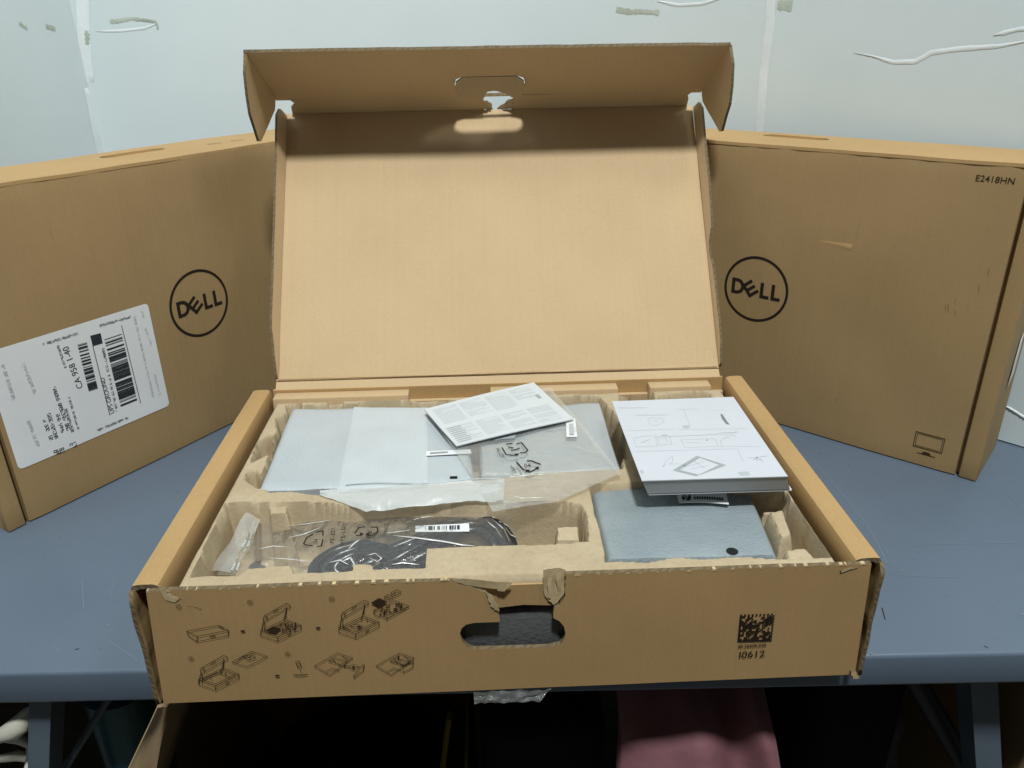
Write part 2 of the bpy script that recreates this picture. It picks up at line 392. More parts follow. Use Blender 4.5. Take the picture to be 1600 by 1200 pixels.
strip([(1215, 8), (1238, 8)], 0.012, 'torn_tape', TAPE_Y)
strip([(1335, 82), (1365, 88), (1395, 97), (1430, 96), (1445, 88), (1455, 82), (1500, 76), (1560, 72), (1640, 58)], lambda t: 0.0015+0.0045*min(1, 3*t), 'wrinkle', TAPE_W, 0.0007)
strip([(1553, 55), (1590, 46), (1640, 40)], 0.005, 'wrinkle', TAPE_W, 0.0008)
strip([(1571, 634), (1583, 641), (1600, 652), (1640, 670)], 0.004, 'wrinkle', TAPE_W, 0.002)

# ------------------------------------------------------------------ bench
tb = thing('workbench', (0, 0.5, -0.75), 'blue grey enamelled steel workbench carrying the three cartons', 'workbench')
ta = -0.028
ft = Frame((0, 0.031, 0), (1, ta, 0), (-ta, 1, 0))
top = boxmesh(-1.3, 1.3, 0, 0.97, -0.038, 0, 0.004, 3); smooth(top, 40)
tt = link('table_top', top, ft, tb, TABLE)
def scratch(pts, wd=0.0009):
    q = [ft.px(*p) for p in pts]
    return ribbon([q], wd, 0.0003)
for i, s in enumerate([[(1275, 725), (1310, 765), (1350, 815), (1372, 850), (1385, 880)], [(1380, 850), (1396, 884)], [(1572, 770), (1590, 787), (1600, 800)],
        [(1400, 855), (1450, 851), (1600, 848)], [(1386, 897), (1440, 901), (1500, 902)], [(128, 906), (131, 950)], [(180, 900), (172, 935)], [(182, 940), (190, 930)], [(80, 1008), (94, 1018)],
        [(160, 995), (215, 1032)], [(1500, 845), (1512, 838)], [(1360, 905), (1384, 885)]]):
    link('scratch', scratch(s, 0.0008 if i else 0.0011), ft, tt, SCRATCH)
for s in [[(118, 1015), (123, 1014)], [(1538, 1010), (1543, 1012)], [(1378, 950), (1383, 968)]]: link('dark_mark', scratch(s, 0.0010), ft, tt, INK)
for s in [(1408, 892), (1556, 922), (1597, 960), (170, 977), (1361, 1021)]:
    u, v = ft.px(*s); link('paint_chip', quads([circle(u, v, 0.0016, 7)], 0.0004), ft, tt, SCRATCH)
LEG = plain('leg_enamel', (0.12, 0.16, 0.20), 0.45, 0.4, 0.15, 0)
def bar(a, b, wx, wy):
    a, b = Vector(a), Vector(b); V = [(p.x+sx*wx/2, p.y+sy*wy/2, p.z) for p in (a, b) for sx, sy in ((-1, -1), (1, -1), (1, 1), (-1, 1))]
    me = bpy.data.meshes.new('bar'); me.from_pydata(V, [], [(3, 2, 1, 0), (4, 5, 6, 7)]+[(k, (k+1) % 4, 4+(k+1) % 4, 4+k) for k in range(4)]); me.update(); return me
def to_floor(p, q, z=-0.75): return p+(q-p)*((z-p.z)/(q.z-p.z))
for (xa, xb, wd) in ((74, 71, 0.021), (1526, 1534, 0.028)):      # splayed legs, front and back
    a = Py(xa, 1098 if xa < 800 else 1072, 0.075); b = Py(xb, 1200, 0.075); a = to_floor(a, b, -0.0395); e = to_floor(a, b)
    for dy in (0, 0.80): link('leg', bar(a+Vector((0, dy, 0)), e+Vector((0, dy, 0)), wd, 0.03), WORLD, tb, LEG)
a = Py(163, 1102, 0.10); b = Py(98, 1206, 0.10); link('brace', tube([to_floor(a, b, -0.041), to_floor(a, b, -0.55)], 0.004, 8), WORLD, tb, LEG)
a = Py(1440, 1080, 0.12); b = Py(1515, 1206, 0.12); link('brace', tube([to_floor(a, b, -0.041), to_floor(a, b, -0.60)], 0.012, 8), WORLD, tb, plain('dark_brace', (0.02, 0.022, 0.025), 0.5))

# ------------------------------------------------------------------ print helpers
def dell(fr, u, v, Rr, parent):
    s = Rr*2/310.0   # drawing units: ring is 310 wide
    out = [flat([circle(0, 0, 155, 72), circle(0, 0, 143, 72)])]
    def poly(lp, dx=0, rot=0, dy=0):
        m = flat(lp); m.transform(Matrix.Translation((dx, dy, 0)) @ Matrix.Rotation(rot, 4, 'Z')); return m
    def arc(cx, cy, rx, ry, a0, a1, n=14): return [(cx+rx*math.cos(R(a0+(a1-a0)*k/n)), cy+ry*math.sin(R(a0+(a1-a0)*k/n))) for k in range(n+1)]
    Dd = [(-118, -37), (-92, -37)]+arc(-92, 0, 37, 37, -90, 90)+[(-118, 37)]
    Di = [(-102, -22), (-92, -22)]+arc(-92, 0, 21, 22, -90, 90)+[(-102, 22)]
    out.append(poly([Dd, Di]))
    E_ = [(-30, -34), (26, -34), (26, -20), (-15, -20), (-15, -7), (24, -7), (24, 7), (-15, 7), (-15, 20), (26, 20), (26, 34), (-30, 34)]
    out.append(poly([E_], -24, R(39), 0))
    Lx = [(0, -37), (44, -37), (44, -22), (16, -22), (16, 37), (0, 37)]
    out.append(poly([Lx], 22)); out.append(poly([Lx], 75))
    me = join(out); me.transform(Matrix.Translation((u, v, 0.0006)) @ Matrix.Scale(s, 4))
    return link('logo', me, fr, parent, INK)

def conform(me, fw, off=0.0004):
    for v in me.vertices: v.co.z = fw(v.co.x, v.co.y)+off+v.co.z*0.02
    return me
# ------------------------------------------------------------------ closed cartons
def closed_carton(O, yaw, label, flip):
    th = thing('monitor_carton', (O[0], O[1], 0), label, 'box', 'closed monitor cartons behind the open one')
    fr = Frame((O[0], O[1], 0.0), (math.cos(yaw), math.sin(yaw), 0), (0, 0, 1))
    g = HW-0.0236; z0 = 0.0008; sd = O[0]*10
    # face (lid) bows a little
    def face(s, t):
        u = -g+0.0015+2*(g-0.0015)*s; v = z0+0.001+(D-0.003-z0)*t
        wv = 0.0022*math.sin(math.pi*s)*math.sin(math.pi*t)+0.0012*nz(u+sd, v, 0, 9)-0.0015*(1-min(1, min(s, 1-s)*40))-0.0010*(1-min(1, min(t, 1-t)*30))
        return Vector((u, v+0.0012*nz(u, sd, 5, 18)*(t > 0.97), wv-0.0002))
    fw = lambda u, v: face((u+g-0.0015)/(2*(g-0.0015)), (v-z0-0.001)/(D-0.003-z0)).z
    me = grid(60, 40, face, 0.009); lid = link('lid_panel', me, fr, th, K_SCUFF)
    for s in (-1, 1):
        a, b = sorted((s*(g+0.0030), s*HW)); m = boxmesh(a, b, z0, D-0.001, -0.012, -0.0005, 0.002); smooth(m, 40)
        link('edge_roll', rough(m, 0.03, 0.0008, 9, sd), fr, th, K_SCUFF)
    link('inner_panel', boxmesh(-HW+0.004, HW-0.004, z0, D-0.006, -0.016, -0.0125), fr, th, K_OUT)
    # sides, back, bottom
    for s in (-1, 1):
        a, b = sorted((s*(HW-0.004), s*(HW-0.0005))); link('side_panel', boxmesh(a, b, z0, D-0.004, -H, -0.0122), fr, th, K_SCUFF)
    link('back_panel', boxmesh(-HW+0.005, HW-0.005, z0, D-0.004, -H, -H+0.004), fr, th, K_OUT)
    link('bottom_panel', boxmesh(-HW+0.005, HW-0.005, z0, z0+0.004, -H+0.005, -0.017), fr, th, K_OUT)
    # top with hand hole
    ft_ = Frame(fr.pt(0, D-0.0002, 0), fr.U, -fr.N)
    cx, hy = ft_.px(208, 239) if not flip else ft_.px(1246, 213.5)
    hy = min(max(hy, 0.050), 0.090)
    hole = [(cx+a_, hy+b_) for a_, b_ in ((-0.038, -0.011), (0.038, -0.011), (0.046, -0.004), (0.046, 0.004), (0.038, 0.011), (-0.038, 0.011), (-0.046, 0.004), (-0.046, -0.004))]
    outer = [(-HW+0.0005, 0.0005+0.0006*nz(0, sd, 1))]
    n = 40
    outer = [(-HW+0.0005+(W-0.001)*k/n, 0.0006+0.0012*nz(k*0.6, sd, 2)) for k in range(n+1)]+[(HW-0.0005, H-0.0005), (-HW+0.0005, H-0.0005)]
    m = flat([outer, hole], 0.004); tp = link('top_panel', rough(m, 0.03, 0.0010, 12, sd), ft_, th, K_OUT)
    fl_ = flat([[(cx-0.030, 0.001), (cx+0.036, 0.001), (cx+0.038, 0.016), (cx+0.033, 0.0208), (cx-0.033, 0.0205), (cx-0.035, 0.012)]], 0.003)
    fh = Frame(ft_.pt(0, hy-0.0105, -0.0030), fr.U, (-fr.N*math.cos(R(5))-fr.V*math.sin(R(5))))
    link('hand_hole_flap', fl_, fh, tp, K_OUT)
    if flip:
        sl = [(HW-0.03, 0.030), (HW-0.005, 0.030), (HW-0.005, 0.034), (HW-0.03, 0.033)]
        link('slit', quads([sl], 0.0008), ft_, tp, INK_B)
    else:
        for a in (0.10, 0.14): link('slit', quads([[(a, 0.060), (a+0.022, 0.056), (a+0.022, 0.0575), (a, 0.0625)]], 0.0008), ft_, tp, INK_B)
    lg = dell(fr, -0.004, 0.195, 0.0467, lid); conform(lg.data, fw)
    return th, fr, lid, fw
CL, cfl, lidl, fwl = closed_carton((-0.4055, 0.5264), 0.9691, 'closed brown monitor carton with white shipping label and round logo, on the left', False)
CR, cfr, lidr, fwr = closed_carton((0.3657, 0.5159), -0.7347, 'closed scuffed brown monitor carton marked E2418HN, on the right', True)
link('lettering', conform(place(text('E2418HN', 0.0098, bold=0.00004), 0.2345, 0.3665), fwr), cfr, lidr, INK_B)
# monitor pictogram
def rectl(x0, x1, y0, y1): return [(x0, y0), (x1, y0), (x1, y1), (x0, y1), (x0, y0)]
ic = [ribbon([rectl(0.2315, 0.2655, 0.0265, 0.0475)], 0.0009), ribbon([rectl(0.2335, 0.2635, 0.0285, 0.0455)], 0.0006), quads([[(0.243, 0.0195), (0.254, 0.0195), (0.252, 0.0225), (0.245, 0.0225)]]), ribbon([[(0.238, 0.0185), (0.259, 0.0185)]], 0.0009)]
link('monitor_pictogram', conform(join(ic), fwr), cfr, lidr, INK_B)
dent = grid(10, 4, lambda s, t: Vector((0.075+0.040*s, 0.2750-0.003*s+0.007*(t-0.5)*(0.3+s), fwr(0.075+0.040*s, 0.275)+0.0001+0.0007*math.sin(math.pi*t)*s)))
link('dent', dent, cfr, lidr, K_OUT)
for a in range(5):
    x = 1478+random.random()*16; y = 462+random.random()*34; l = 4+random.random()*9
    link('scuff_mark', conform(ribbon([[cfr.px(x, y), cfr.px(x-1, y+l)]], 0.0008+0.0008*random.random()), fwr, 0.0003), cfr, lidr, SMUDGE)
for (x, y, l) in ((1545, 420, 10), (1530, 445, 14)):
    link('scuff_mark', conform(ribbon([[cfr.px(x, y), cfr.px(x-1.5, y+l)]], 0.0009), fwr, 0.0003), cfr, lidr, SMUDGE)
# a sticker on the right carton's end
fse = Frame(cfr.pt(HW, 0, 0), -cfr.N, (0, 0, 1))
link('side_sticker', flat([[(0.058, 0.110), (0.086, 0.122), (0.086, 0.178), (0.070, 0.172)]], 0.0004, 0.0012), fse, CR, LABEL)
# shipping label
fla = cfl; onl = lambda me, off: conform(me, fwl, off)
u0, u1, v0, v1 = -0.280, -0.079, 0.071, 0.217
rc = []
for cx, cy, a0 in ((u1-0.005, v1-0.005, 0), (u0+0.005, v1-0.005, 90), (u0+0.005, v0+0.005, 180), (u1-0.005, v0+0.005, 270)):
    rc += [(cx+0.005*math.cos(R(a0+k*18)), cy+0.005*math.sin(R(a0+k*18))) for k in range(6)]
slab = link('shipping_label', onl(rough(flat([rc], 0.0), 0.008, 0), 0.0006), fla, CL, LABEL)
def LBL(x, y): return fla.px(x*300/1286, 460+y*280/1200)   # enlarged view of the label -> label plane
bars = []
def barcode(p0, p1, q0, n, seed):
    rnd = random.Random(seed); a = Vector(LBL(*p0)); b = Vector(LBL(*p1)); c = Vector(LBL(*q0)); d = c-a; t = 0
    while t < 1:
        wd = rnd.choice((0.008, 0.008, 0.016, 0.024))*40/n; 
        if rnd.random() < 0.62: bars.append([a+d*t, b+d*t, b+d*min(1, t+wd), a+d*min(1, t+wd)])
        t += wd
barcode((693, 300), (808, 262), (803, 750), 62, 1)
barcode((512, 335), (575, 318), (590, 650), 52, 2)
bars += [[LBL(598, 275), LBL(668, 257), LBL(682, 325), LBL(615, 345)]]
link('barcode', onl(quads(bars), 0.0009), fla, slab, INK_L, kind='stuff')
rl = [[LBL(808, 207), LBL(935, 725)], [LBL(615, 340), LBL(730, 806)]]
[link('rule_line', onl(ribbon([l_], 0.0009), 0.0009), fla, slab, INK_L) for l_ in rl]
def ltext(s, p, size, q):   # text reading from p towards q
    a = Vector(LBL(*p)); b = Vector(LBL(*q)); ang = math.atan2(b.y-a.y, b.x-a.x)
    return place(text(s, size), a.x, a.y, ang)
link('routing_code', onl(ltext('CA 958 1-40', (552, 620), 0.0108, (490, 450)), 0.0009), fla, slab, INK_L)
link('service_name', onl(ltext('UPS GROUND', (762, 790), 0.0080, (718, 640)), 0.0009), fla, slab, INK_L)
tx = []
rnd = random.Random(5)
def scribble(p, q, size, words):   # illegible small print: random strokes at type size
    a = Vector(LBL(*p)); b = Vector(LBL(*q)); d = (b-a); L = d.length; d.normalize(); n = Vector((-d.y, d.x)); x = 0; ls = []
    while x < L:
        gw = size*0.42
        if rnd.random() < 0.86:
            g = [(0, 0), (gw, 0), (0, size*0.37), (gw, size*0.37), (0, size*0.74), (gw, size*0.74)]
            for (i0, i1) in ((0, 2), (2, 4), (1, 3), (3, 5), (0, 1), (2, 3), (4, 5)):
                if rnd.random() < 0.62: ls.append([a+d*(x+g[i0][0])+n*g[i0][1], a+d*(x+g[i1][0])+n*g[i1][1]])
        x += size*0.62
    return ribbon(ls, size*0.13) if ls else quads([[a, a+d*0.0001, a+n*0.0001]])
for p, q, sz in [((785, 780), (690, 355), 0.0036), ((350, 965), (300, 830), 0.0050), ((383, 955), (330, 790), 0.0050), ((430, 930), (390, 795), 0.0050), ((462, 900), (370, 625), 0.0050),
                 ((490, 915), (440, 755), 0.0042), ((525, 895), (465, 690), 0.0032), ((440, 485), (390, 345), 0.0034), ((285, 340), (520, 265), 0.0036), ((665, 215), (870, 155), 0.0036), ((650, 915), (855, 828), 0.0036),
                 ((395, 1030), (365, 1042), 0.007), ((440, 1010), (405, 1030), 0.007), ((500, 985), (465, 1000), 0.007)]: tx.append(scribble(p, q, sz, 0))
link('label_lettering', onl(join(tx), 0.0009), fla, slab, INK_L, kind='stuff')
pl = [scribble(p, q, sz, 0) for p, q, sz in [((105, 715), (25, 465), 0.0042), ((240, 655), (160, 460), 0.0046), ((260, 1010), (195, 840), 0.0044), ((1010, 330), (970, 220), 0.003), ((1025, 680), (900, 150), 0.0034), ((1070, 670), (1030, 520), 0.003), ((960, 150), (945, 105), 0.003)]]
link('faint_lettering', onl(join(pl), 0.0009), fla, slab, INK_P, kind='stuff')

# ------------------------------------------------------------------ the open carton
OB = thing('open_monitor_carton', (0, 0.19, 0), 'open brown monitor carton with its lid raised, pictograms on its front', 'box')
F0 = Frame((0, 0, 0), (1, 0, 0), (0, 0, 1))
link('bottom_panel', boxmesh(-0.285, 0.285, 0.008, D-0.006, 0.0005, 0.004), WORLD, OB, K_IN)
def c7(x, y): return F0.px(660+x*0.325, 860+y*0.325)
def jag(pts, amp=0.0012, n=4):
    out = []
    for a, b in zip(pts[:-1], pts[1:]):
        for k in range(n):
            t = k/n; j = amp*(random.random()-0.5)*2*(k > 0); out.append((a[0]+(b[0]-a[0])*t+j, a[1]+(b[1]-a[1])*t+j*0.7))
    return out+[pts[-1]]
bl, br_ = (-0.3046, 0.0006), (0.3047, 0.0006)
topR = [F0.px(x, y) for x, y in ((1362, 881), (1200, 886), (1040, 892), (884, 897))]
topL = [F0.px(x, y) for x, y in ((701, 906), (560, 911), (400, 917), (262, 922), (228, 925))]
tearR = jag([c7(690, 105), c7(685, 150), c7(687, 220), c7(660, 265), c7(635, 275), c7(630, 325)], 0.0008)
slot = [c7(660, 340), c7(680, 365), c7(688, 400), c7(680, 430), c7(660, 450), c7(600, 465), c7(420, 471), c7(250, 475), c7(215, 462), c7(190, 435), c7(180, 400), c7(188, 375), c7(210, 357), c7(250, 348), c7(370, 345)]
tearL = jag([c7(370, 345), c7(370, 290), c7(340, 240), c7(305, 200), c7(240, 180), c7(125, 148)], 0.0008)
loop = [bl, br_]+topR+tearR[1:]+slot+tearL[1:]+topL[1:]
me = flat([loop], 0.004); rough(me, 0.035, 0.0004, 7, 2.0, 0.0003)
edge_mats(me); smooth(me, 30)
fp = link('front_panel', me, F0, OB, [K_OUT, K_EDGE])
# torn plies round the hand hole
def ply(pts, t, wq, name='torn_ply', m=None, amp=0.001):
    q = jag(pts+[pts[0]], 0.0009, 4)[:-1]; me = flat([q], t, wq); rough(me, 0.008, amp, 60, random.random()*9); edge_mats(me)
    return link(name, me, F0, fp, [m or K_PLY, K_EDGE])
ply([c7(583, 108), c7(640, 100), c7(690, 108), c7(684, 215), c7(650, 262), c7(630, 272), c7(590, 232)], 0.0012, -0.0030)
ply([c7(600, 112), c7(622, 112), c7(620, 238), c7(604, 235)], 0.0008, -0.0024)
ply([c7(645, 110), c7(668, 110), c7(664, 232), c7(648, 245)], 0.0008, -0.0022)
ply([c7(130, 138), c7(430, 158), c7(395, 198), c7(340, 188), c7(200, 168)], 0.0006, -0.0004, m=K_PLY)
ply([c7(305, 200), c7(330, 210), c7(362, 250), c7(368, 292), c7(345, 275), c7(320, 245)], 0.001, 0.0012)
def p6(x, y): return F0.px(180+x*0.3375, 860+y*0.3375)
ply([p6(205, 180), p6(255, 196), p6(300, 222), p6(275, 240), p6(235, 228)], 0.001, 0.0010)
ply([p6(300, 222), p6(340, 240), p6(375, 252), p6(398, 272), p6(370, 262), p6(330, 250)], 0.0008, 0.0006, m=K_OUT)
def p8(x, y): return F0.px(1080+x*0.325, 840+y*0.325)
ply([p8(715, 160), p8(760, 140), p8(800, 143), p8(760, 150), p8(722, 166)], 0.0006, 0.0008)
ply([p8(765, 628), p8(790, 640), p8(800, 665), p8(770, 668)], 0.003, 0.003)
link('front_liner', rough(flat([[(-0.060, 0.088), (-0.020, 0.086), (0.010, 0.089), (0.050, 0.086), (0.060, 0.110), (-0.060, 0.110)]], 0.002, -0.0048), 0.02, 0.0003), F0, OB, K_OUT)
# perforation stubs along the torn top edge
st = []
for k in range(46):
    x = 232+1128*k/45+random.uniform(-14, 14)
    if 700 < x < 886: continue
    y = 924.5-(x-228)*0.0386
    u, v = F0.px(x, y); a = random.uniform(0.0008, 0.0030); b = random.uniform(0.0003, 0.0011)
    st.append(flat([[(u-a, v-0.001), (u+a, v-0.001), (u+a*0.5, v+b), (u-a*0.6, v+b*0.8)]], 0.0035, 0.0003))
link('perforation_stubs', join(st), F0, fp, K_PLY, kind='stuff')
# side walls: hollow rolls
for s in (-1, 1):
    x = lambda q: s*q
    lp = [(x(0.3115), 0.0008), (x(0.3105), H-0.006), (x(0.308), H-0.001), (x(0.303), H), (x(0.292), H), (x(0.2880), H-0.0015), (x(0.2864), H-0.006), (x(0.2864), 0.006), (x(0.2895), 0.006), (x(0.2895), H-0.007), (x(0.2925), H-0.0042), (x(0.303), H-0.0042), (x(0.3070), H-0.007), (x(0.3080), 0.0008)]
    me = flat([lp], D-0.010, -0.006)
    rough(me, 0.02, 0.0012, 9, s*3.0, 0.0007, axes=(2, 1))
    for p in me.polygons: p.material_index = 1 if abs(p.normal.z) > 0.6 else 0
    smooth(me, 45); sw = link('side_wall', me, F0, OB, [K_OUT, K_EDGE])
    # raised flap end beside the front panel
    me = flat([[(0.0006, 0.001), (0.016, 0.001), (0.016, H-0.008), (0.004, H-0.003), (0.0, H-0.012), (0.001, 0.05)]], 0.0035)
    rough(me, 0.008, 0.0012, 40, s); edge_mats(me)
    fe = Frame((s*0.3085+0.0017, -0.002, 0), (0, 1, 0), (0, 0, 1)); link('wall_end', me, fe, sw, [K_OUT, K_EDGE])
# back wall with raised blocks
link('back_wall', boxmesh(-0.284, 0.284, D-0.005, D-0.0005, 0.001, H-0.001), WORLD, OB, K_OUT)
zb = H-0.004
for a, b in ((432, 640), (766, 966), (1019, 1114)):
    x0 = Pz(a, 612, zb).x; x1 = Pz(b, 606, zb).x
    m = boxmesh(x0, x1, D-0.024, D-0.0055, 0.05, zb, 0.0015); smooth(m, 40); link('back_roll', m, WORLD, OB, K_IN)
link('back_liner', boxmesh(-0.284, 0.284, D-0.0125, D-0.0058, 0.002, H-0.018), WORLD, OB, K_IN)
# lid
A = 0.6564; LL = 0.3875
FL = Frame((0, D, H-0.001), (1, 0, 0), (0, math.sin(A), math.cos(A)))
def lidf(s, t):
    u = -LW+2*LW*s; v = 0.010+(LL-0.010)*t
    return Vector((u, v, 0.0035*math.sin(math.pi*s)*math.sin(math.pi*t)*-1+0.0012*nz(u, v, 4, 6)))
ldp = link('lid_panel', grid(50, 36, lidf, 0.004), FL, OB, K_IN)
FHs = Frame((0, D-0.0045, H-0.002), (1, 0, 0), FL.pt(0, 0.0095, 0.0005)-Vector((0, D-0.0045, H-0.002)))
link('hinge_strip', rough(flat([[(-LW, 0), (LW, 0), (LW, 0.0125), (-LW, 0.0125)]], 0.003), 0.03, 0.0006, 10), FHs, OB, K_IN)
link('hinge_crease', tube([FL.pt(-LW+0.002+2*(LW-0.002)*k/30, 0.012+0.0006*nz(k*0.7, 1, 1), 0.0006) for k in range(31)], 0.0016, 6), WORLD, OB, K_IN)
for s in (-1, 1):
    be = R(16); Mx = FL.N*math.cos(be)+FL.U*s*math.sin(be)
    if s < 0:
        fs = Frame(FL.pt(-LW-0.0005, 0, 0.0), Mx, FL.V)
        lp = [(0, 0.012)]+jag([(0.003, 0.014), (0.010, 0.035), (0.014, 0.055), (0.019, 0.075)], 0.0012)+[(0.0205, 0.16), (0.022, 0.26), (0.0235, 0.372), (0.018, 0.384), (0, 0.385)]
    else:
        fs = Frame(FL.pt(LW+0.0005, 0, 0.0), Mx, FL.V)
        lp = [(0, 0.012)]+jag([(0.004, 0.016), (0.009, 0.045), (0.010, 0.10)], 0.001)+[(0.008, 0.150), (0.004, 0.165), (0.006, 0.182), (0.015, 0.200), (0.018, 0.23), (0.021, 0.372), (0.015, 0.384), (0, 0.385)]
    me = flat([lp], 0.0035); rough(me, 0.02, 0.0010, 14, s); edge_mats(me); link('lid_side_strip', me, fs, ldp, [K_IN, K_EDGE])
# spine strip and tuck panel at the lid's free edge
P0 = FL.pt(0, LL+0.0005, 0); P1 = Vector((0, 0.600, 0.449)); P2 = Vector((0, 0.500, 0.510))
FS = Frame(P0, (1, 0, 0), P1-P0); SL = (P1-P0).length
FT = Frame(P1, (1, 0, 0), P2-P1); TL = (P2-P1).length
n0 = FS.px(756, 165); n1 = FS.px(800, 160)
left = [(-0.272, -0.003), (n0[0], -0.003)]+jag([(n0[0], -0.003), (n0[0]-0.001, SL*0.5), (n0[0]+0.001, SL+0.0015)], 0.001)[1:]+[(-0.268, SL+0.0015), (-0.262, SL*0.7), (-0.270, SL*0.4)]
right = jag([(n1[0], SL+0.0015), (n1[0]+0.002, SL*0.5), (n1[0], -0.003)], 0.001)+[(0.274, -0.003), (0.272, SL*0.5), (0.268, SL*0.75), (0.274, SL+0.0015)]
for q in (left, right):
    me = flat([q], 0.0035); rough(me, 0.02, 0.0006, 14, 1.0); edge_mats(me); link('spine_strip', me, FS, ldp, [K_IN, K_EDGE])
for q in ([(n0[0]-0.002, -0.002), (n0[0]+0.012, -0.002), (n0[0]+0.010, 0.008), (n0[0]+0.006, 0.016), (n0[0]-0.002, 0.018)], [(n1[0]-0.020, -0.002), (n1[0]+0.002, -0.002), (n1[0]+0.002, 0.022), (n1[0]-0.005, 0.017), (n1[0]-0.012, 0.008)]):
    me = flat([jag(q+[q[0]], 0.0014, 4)[:-1]], 0.002, -0.001); rough(me, 0.006, 0.002, 90, 2.0); edge_mats(me); link('torn_ply', me, FS, ldp, [K_PLY, K_EDGE])
a0, a1 = -0.047, 0.046
tv = FT.px(764, 119)[1]; sv = 0.004
slot2 = [(a0+0.012, sv), (n0[0], sv), (n0[0], 0.0012), (n1[0], 0.0012), (n1[0], sv), (a1-0.012, sv), (a1-0.003, sv+0.006), (a1, (sv+tv)/2), (a1-0.003, tv-0.006), (a1-0.012, tv), (a0+0.012, tv), (a0+0.003, tv-0.006), (a0, (sv+tv)/2), (a0+0.003, sv+0.006)]
tl = FT.px(380, 82); tr = FT.px(1142, 70)
edge_ = [(tr[0]+(tl[0]-tr[0])*k/24, tr[1]+(tl[1]-tr[1])*k/24+0.0011*nz(k*0.8, 3, 3)) for k in range(25)]
lp = [(-0.285, -0.0012), (0.285, -0.0012)]+edge_
me = flat([lp, slot2], 0.0038); rough(me, 0.03, 0.0008, 9, 5.0); edge_mats(me); tk = link('tuck_panel', me, FT, ldp, [K_IN, K_EDGE])
ff = Frame(FT.pt(0, tv-0.001, 0.0004), (1, 0, 0), (0, -math.cos(R(61)), math.sin(R(61))))
fl2 = [(a0+0.0125, 0), (a1-0.0125, 0), (a1-0.003, -0.007), (a1-0.001, -0.017), (a1-0.004, -0.026), (a1-0.012, -0.030), (n1[0]+0.002, -0.0305)]+jag([(n1[0], -0.030), (n1[0]-0.008, -0.026), (n0[0]+0.012, -0.020), (n0[0]+0.004, -0.022), (n0[0]+0.001, -0.030)], 0.0015)+[(a0+0.012, -0.030), (a0+0.004, -0.026), (a0+0.001, -0.017), (a0+0.003, -0.007)]
me = flat([fl2], 0.003); edge_mats(me); link('hand_hole_flap', me, ff, tk, [K_IN, K_EDGE])
# dust ears
def ear(s, hing0, hing1, outl, pxs):
    """hinge from the tuck panel's front corner to its rear corner; outline traced on the ear's own plane"""
    a = Vector(hing0); b = Vector(hing1); down = Vector((s*0.10, 0.10, -1)); U = (b-a).normalized()
    n = U.cross(down).normalized(); V = n.cross(U)
    fr = Frame(a, U if s > 0 else U, V)
    q = [(-0.0, 0.0), ((b-a).length, 0)]+[( (Vector((0, y, z))-Vector((0, a.y, a.z))).dot(Vector((0, U.y, U.z)).normalized()), -(Vector((0, y, z))-Vector((0, a.y, a.z))).cross(Vector((0, U.y, U.z)).normalized()).length) for y, z in outl]
    if fr.V.z > 0: pass
    q = [(u, v if fr.V.z > 0 else -v) for u, v in q]
    me = flat([q], 0.0036); rough(me, 0.02, 0.0012, 20, s); edge_mats(me); link('dust_ear', me, fr, tk, [K_IN, K_EDGE])
hl0 = FT.pt(tl[0], tl[1]-0.001, 0.0005); hl1 = FT.pt(-0.287, 0.008, 0.0005)
hr0 = FT.pt(tr[0]-0.0018, tr[1]-0.001, -0.0005); hr1 = FT.pt(0.2835, 0.008, -0.0005)
outl = [(0.590, 0.438), (0.575, 0.428), (0.562, 0.420), (0.536, 0.404), (0.530, 0.405), (0.506, 0.440), (0.500, 0.462), (0.4965, 0.487)]
ear(-1, hl0, hl1, outl, None); ear(1, hr0, hr1, outl, None)

# pictograms on the front panel (traced from an enlargement of 4x)
FP = Frame((0, -0.0008, 0), (1, 0, 0), (0, 0, 1))
def e4(x, y): return FP.px(270+x/4.0, 910+y/4.0)
def E4(l): return [e4(*p) for p in l]
base2 = [[(550, 300), (655, 340), (802, 265), (705, 228), (550, 300)], [(550, 300), (550, 330), (655, 366), (802, 292), (802, 265)], [(655, 340), (655, 366)], [(575, 300), (705, 240), (780, 266)], [(575, 300), (655, 328), (780, 266)], [(718, 322), (736, 312), (736, 318), (718, 327)]]
lid2 = [[(555, 298), (568, 235), (563, 225), (575, 205), (590, 212), (588, 232), (575, 240), (575, 300)], [(575, 205), (712, 128), (735, 140), (730, 158), (718, 160), (708, 150)], [(588, 232), (712, 158), (694, 232)], [(712, 158), (706, 215)], [(630, 180), (660, 165)]]
sh = lambda L, dx, dy: [[(x+dx, y+dy) for x, y in l] for l in L]
pict = {}
pict[0] = [[(88, 303), (155, 335), (350, 297), (290, 267), (88, 303)], [(88, 303), (98, 330), (150, 368), (155, 335)], [(150, 368), (348, 330), (350, 297)], [(235, 335), (265, 328), (265, 333), (235, 340), (235, 335)], [(285, 270), (318, 285)]]
pict[1] = base2+lid2+[[(640, 280), (690, 255), (740, 272), (690, 300)], [(670, 265), (700, 285)], [(700, 250), (715, 275), (735, 262)]]
pict[2] = sh(base2, 488, -20)+sh(lid2, 488, -20)+[[(1110, 268), (1150, 258), (1190, 272), (1160, 290), (1130, 280), (1110, 268)], [(1180, 215), (1180, 238)], [(1215, 225), (1215, 240)], [(1060, 275), (1110, 290)]]
pict[3] = sh(base2, -388, 305)+sh(lid2, -392, 325)+[[(230, 590), (245, 600)], [(300, 545), (300, 565)], [(330, 560), (330, 580)], [(190, 600), (275, 560), (365, 590)]]
pict[4] = [[(370, 495), (495, 428), (592, 460), (465, 525), (370, 495)], [(395, 498), (440, 460), (510, 440)], [(440, 462), (480, 450), (520, 465), (478, 485), (440, 462)]]
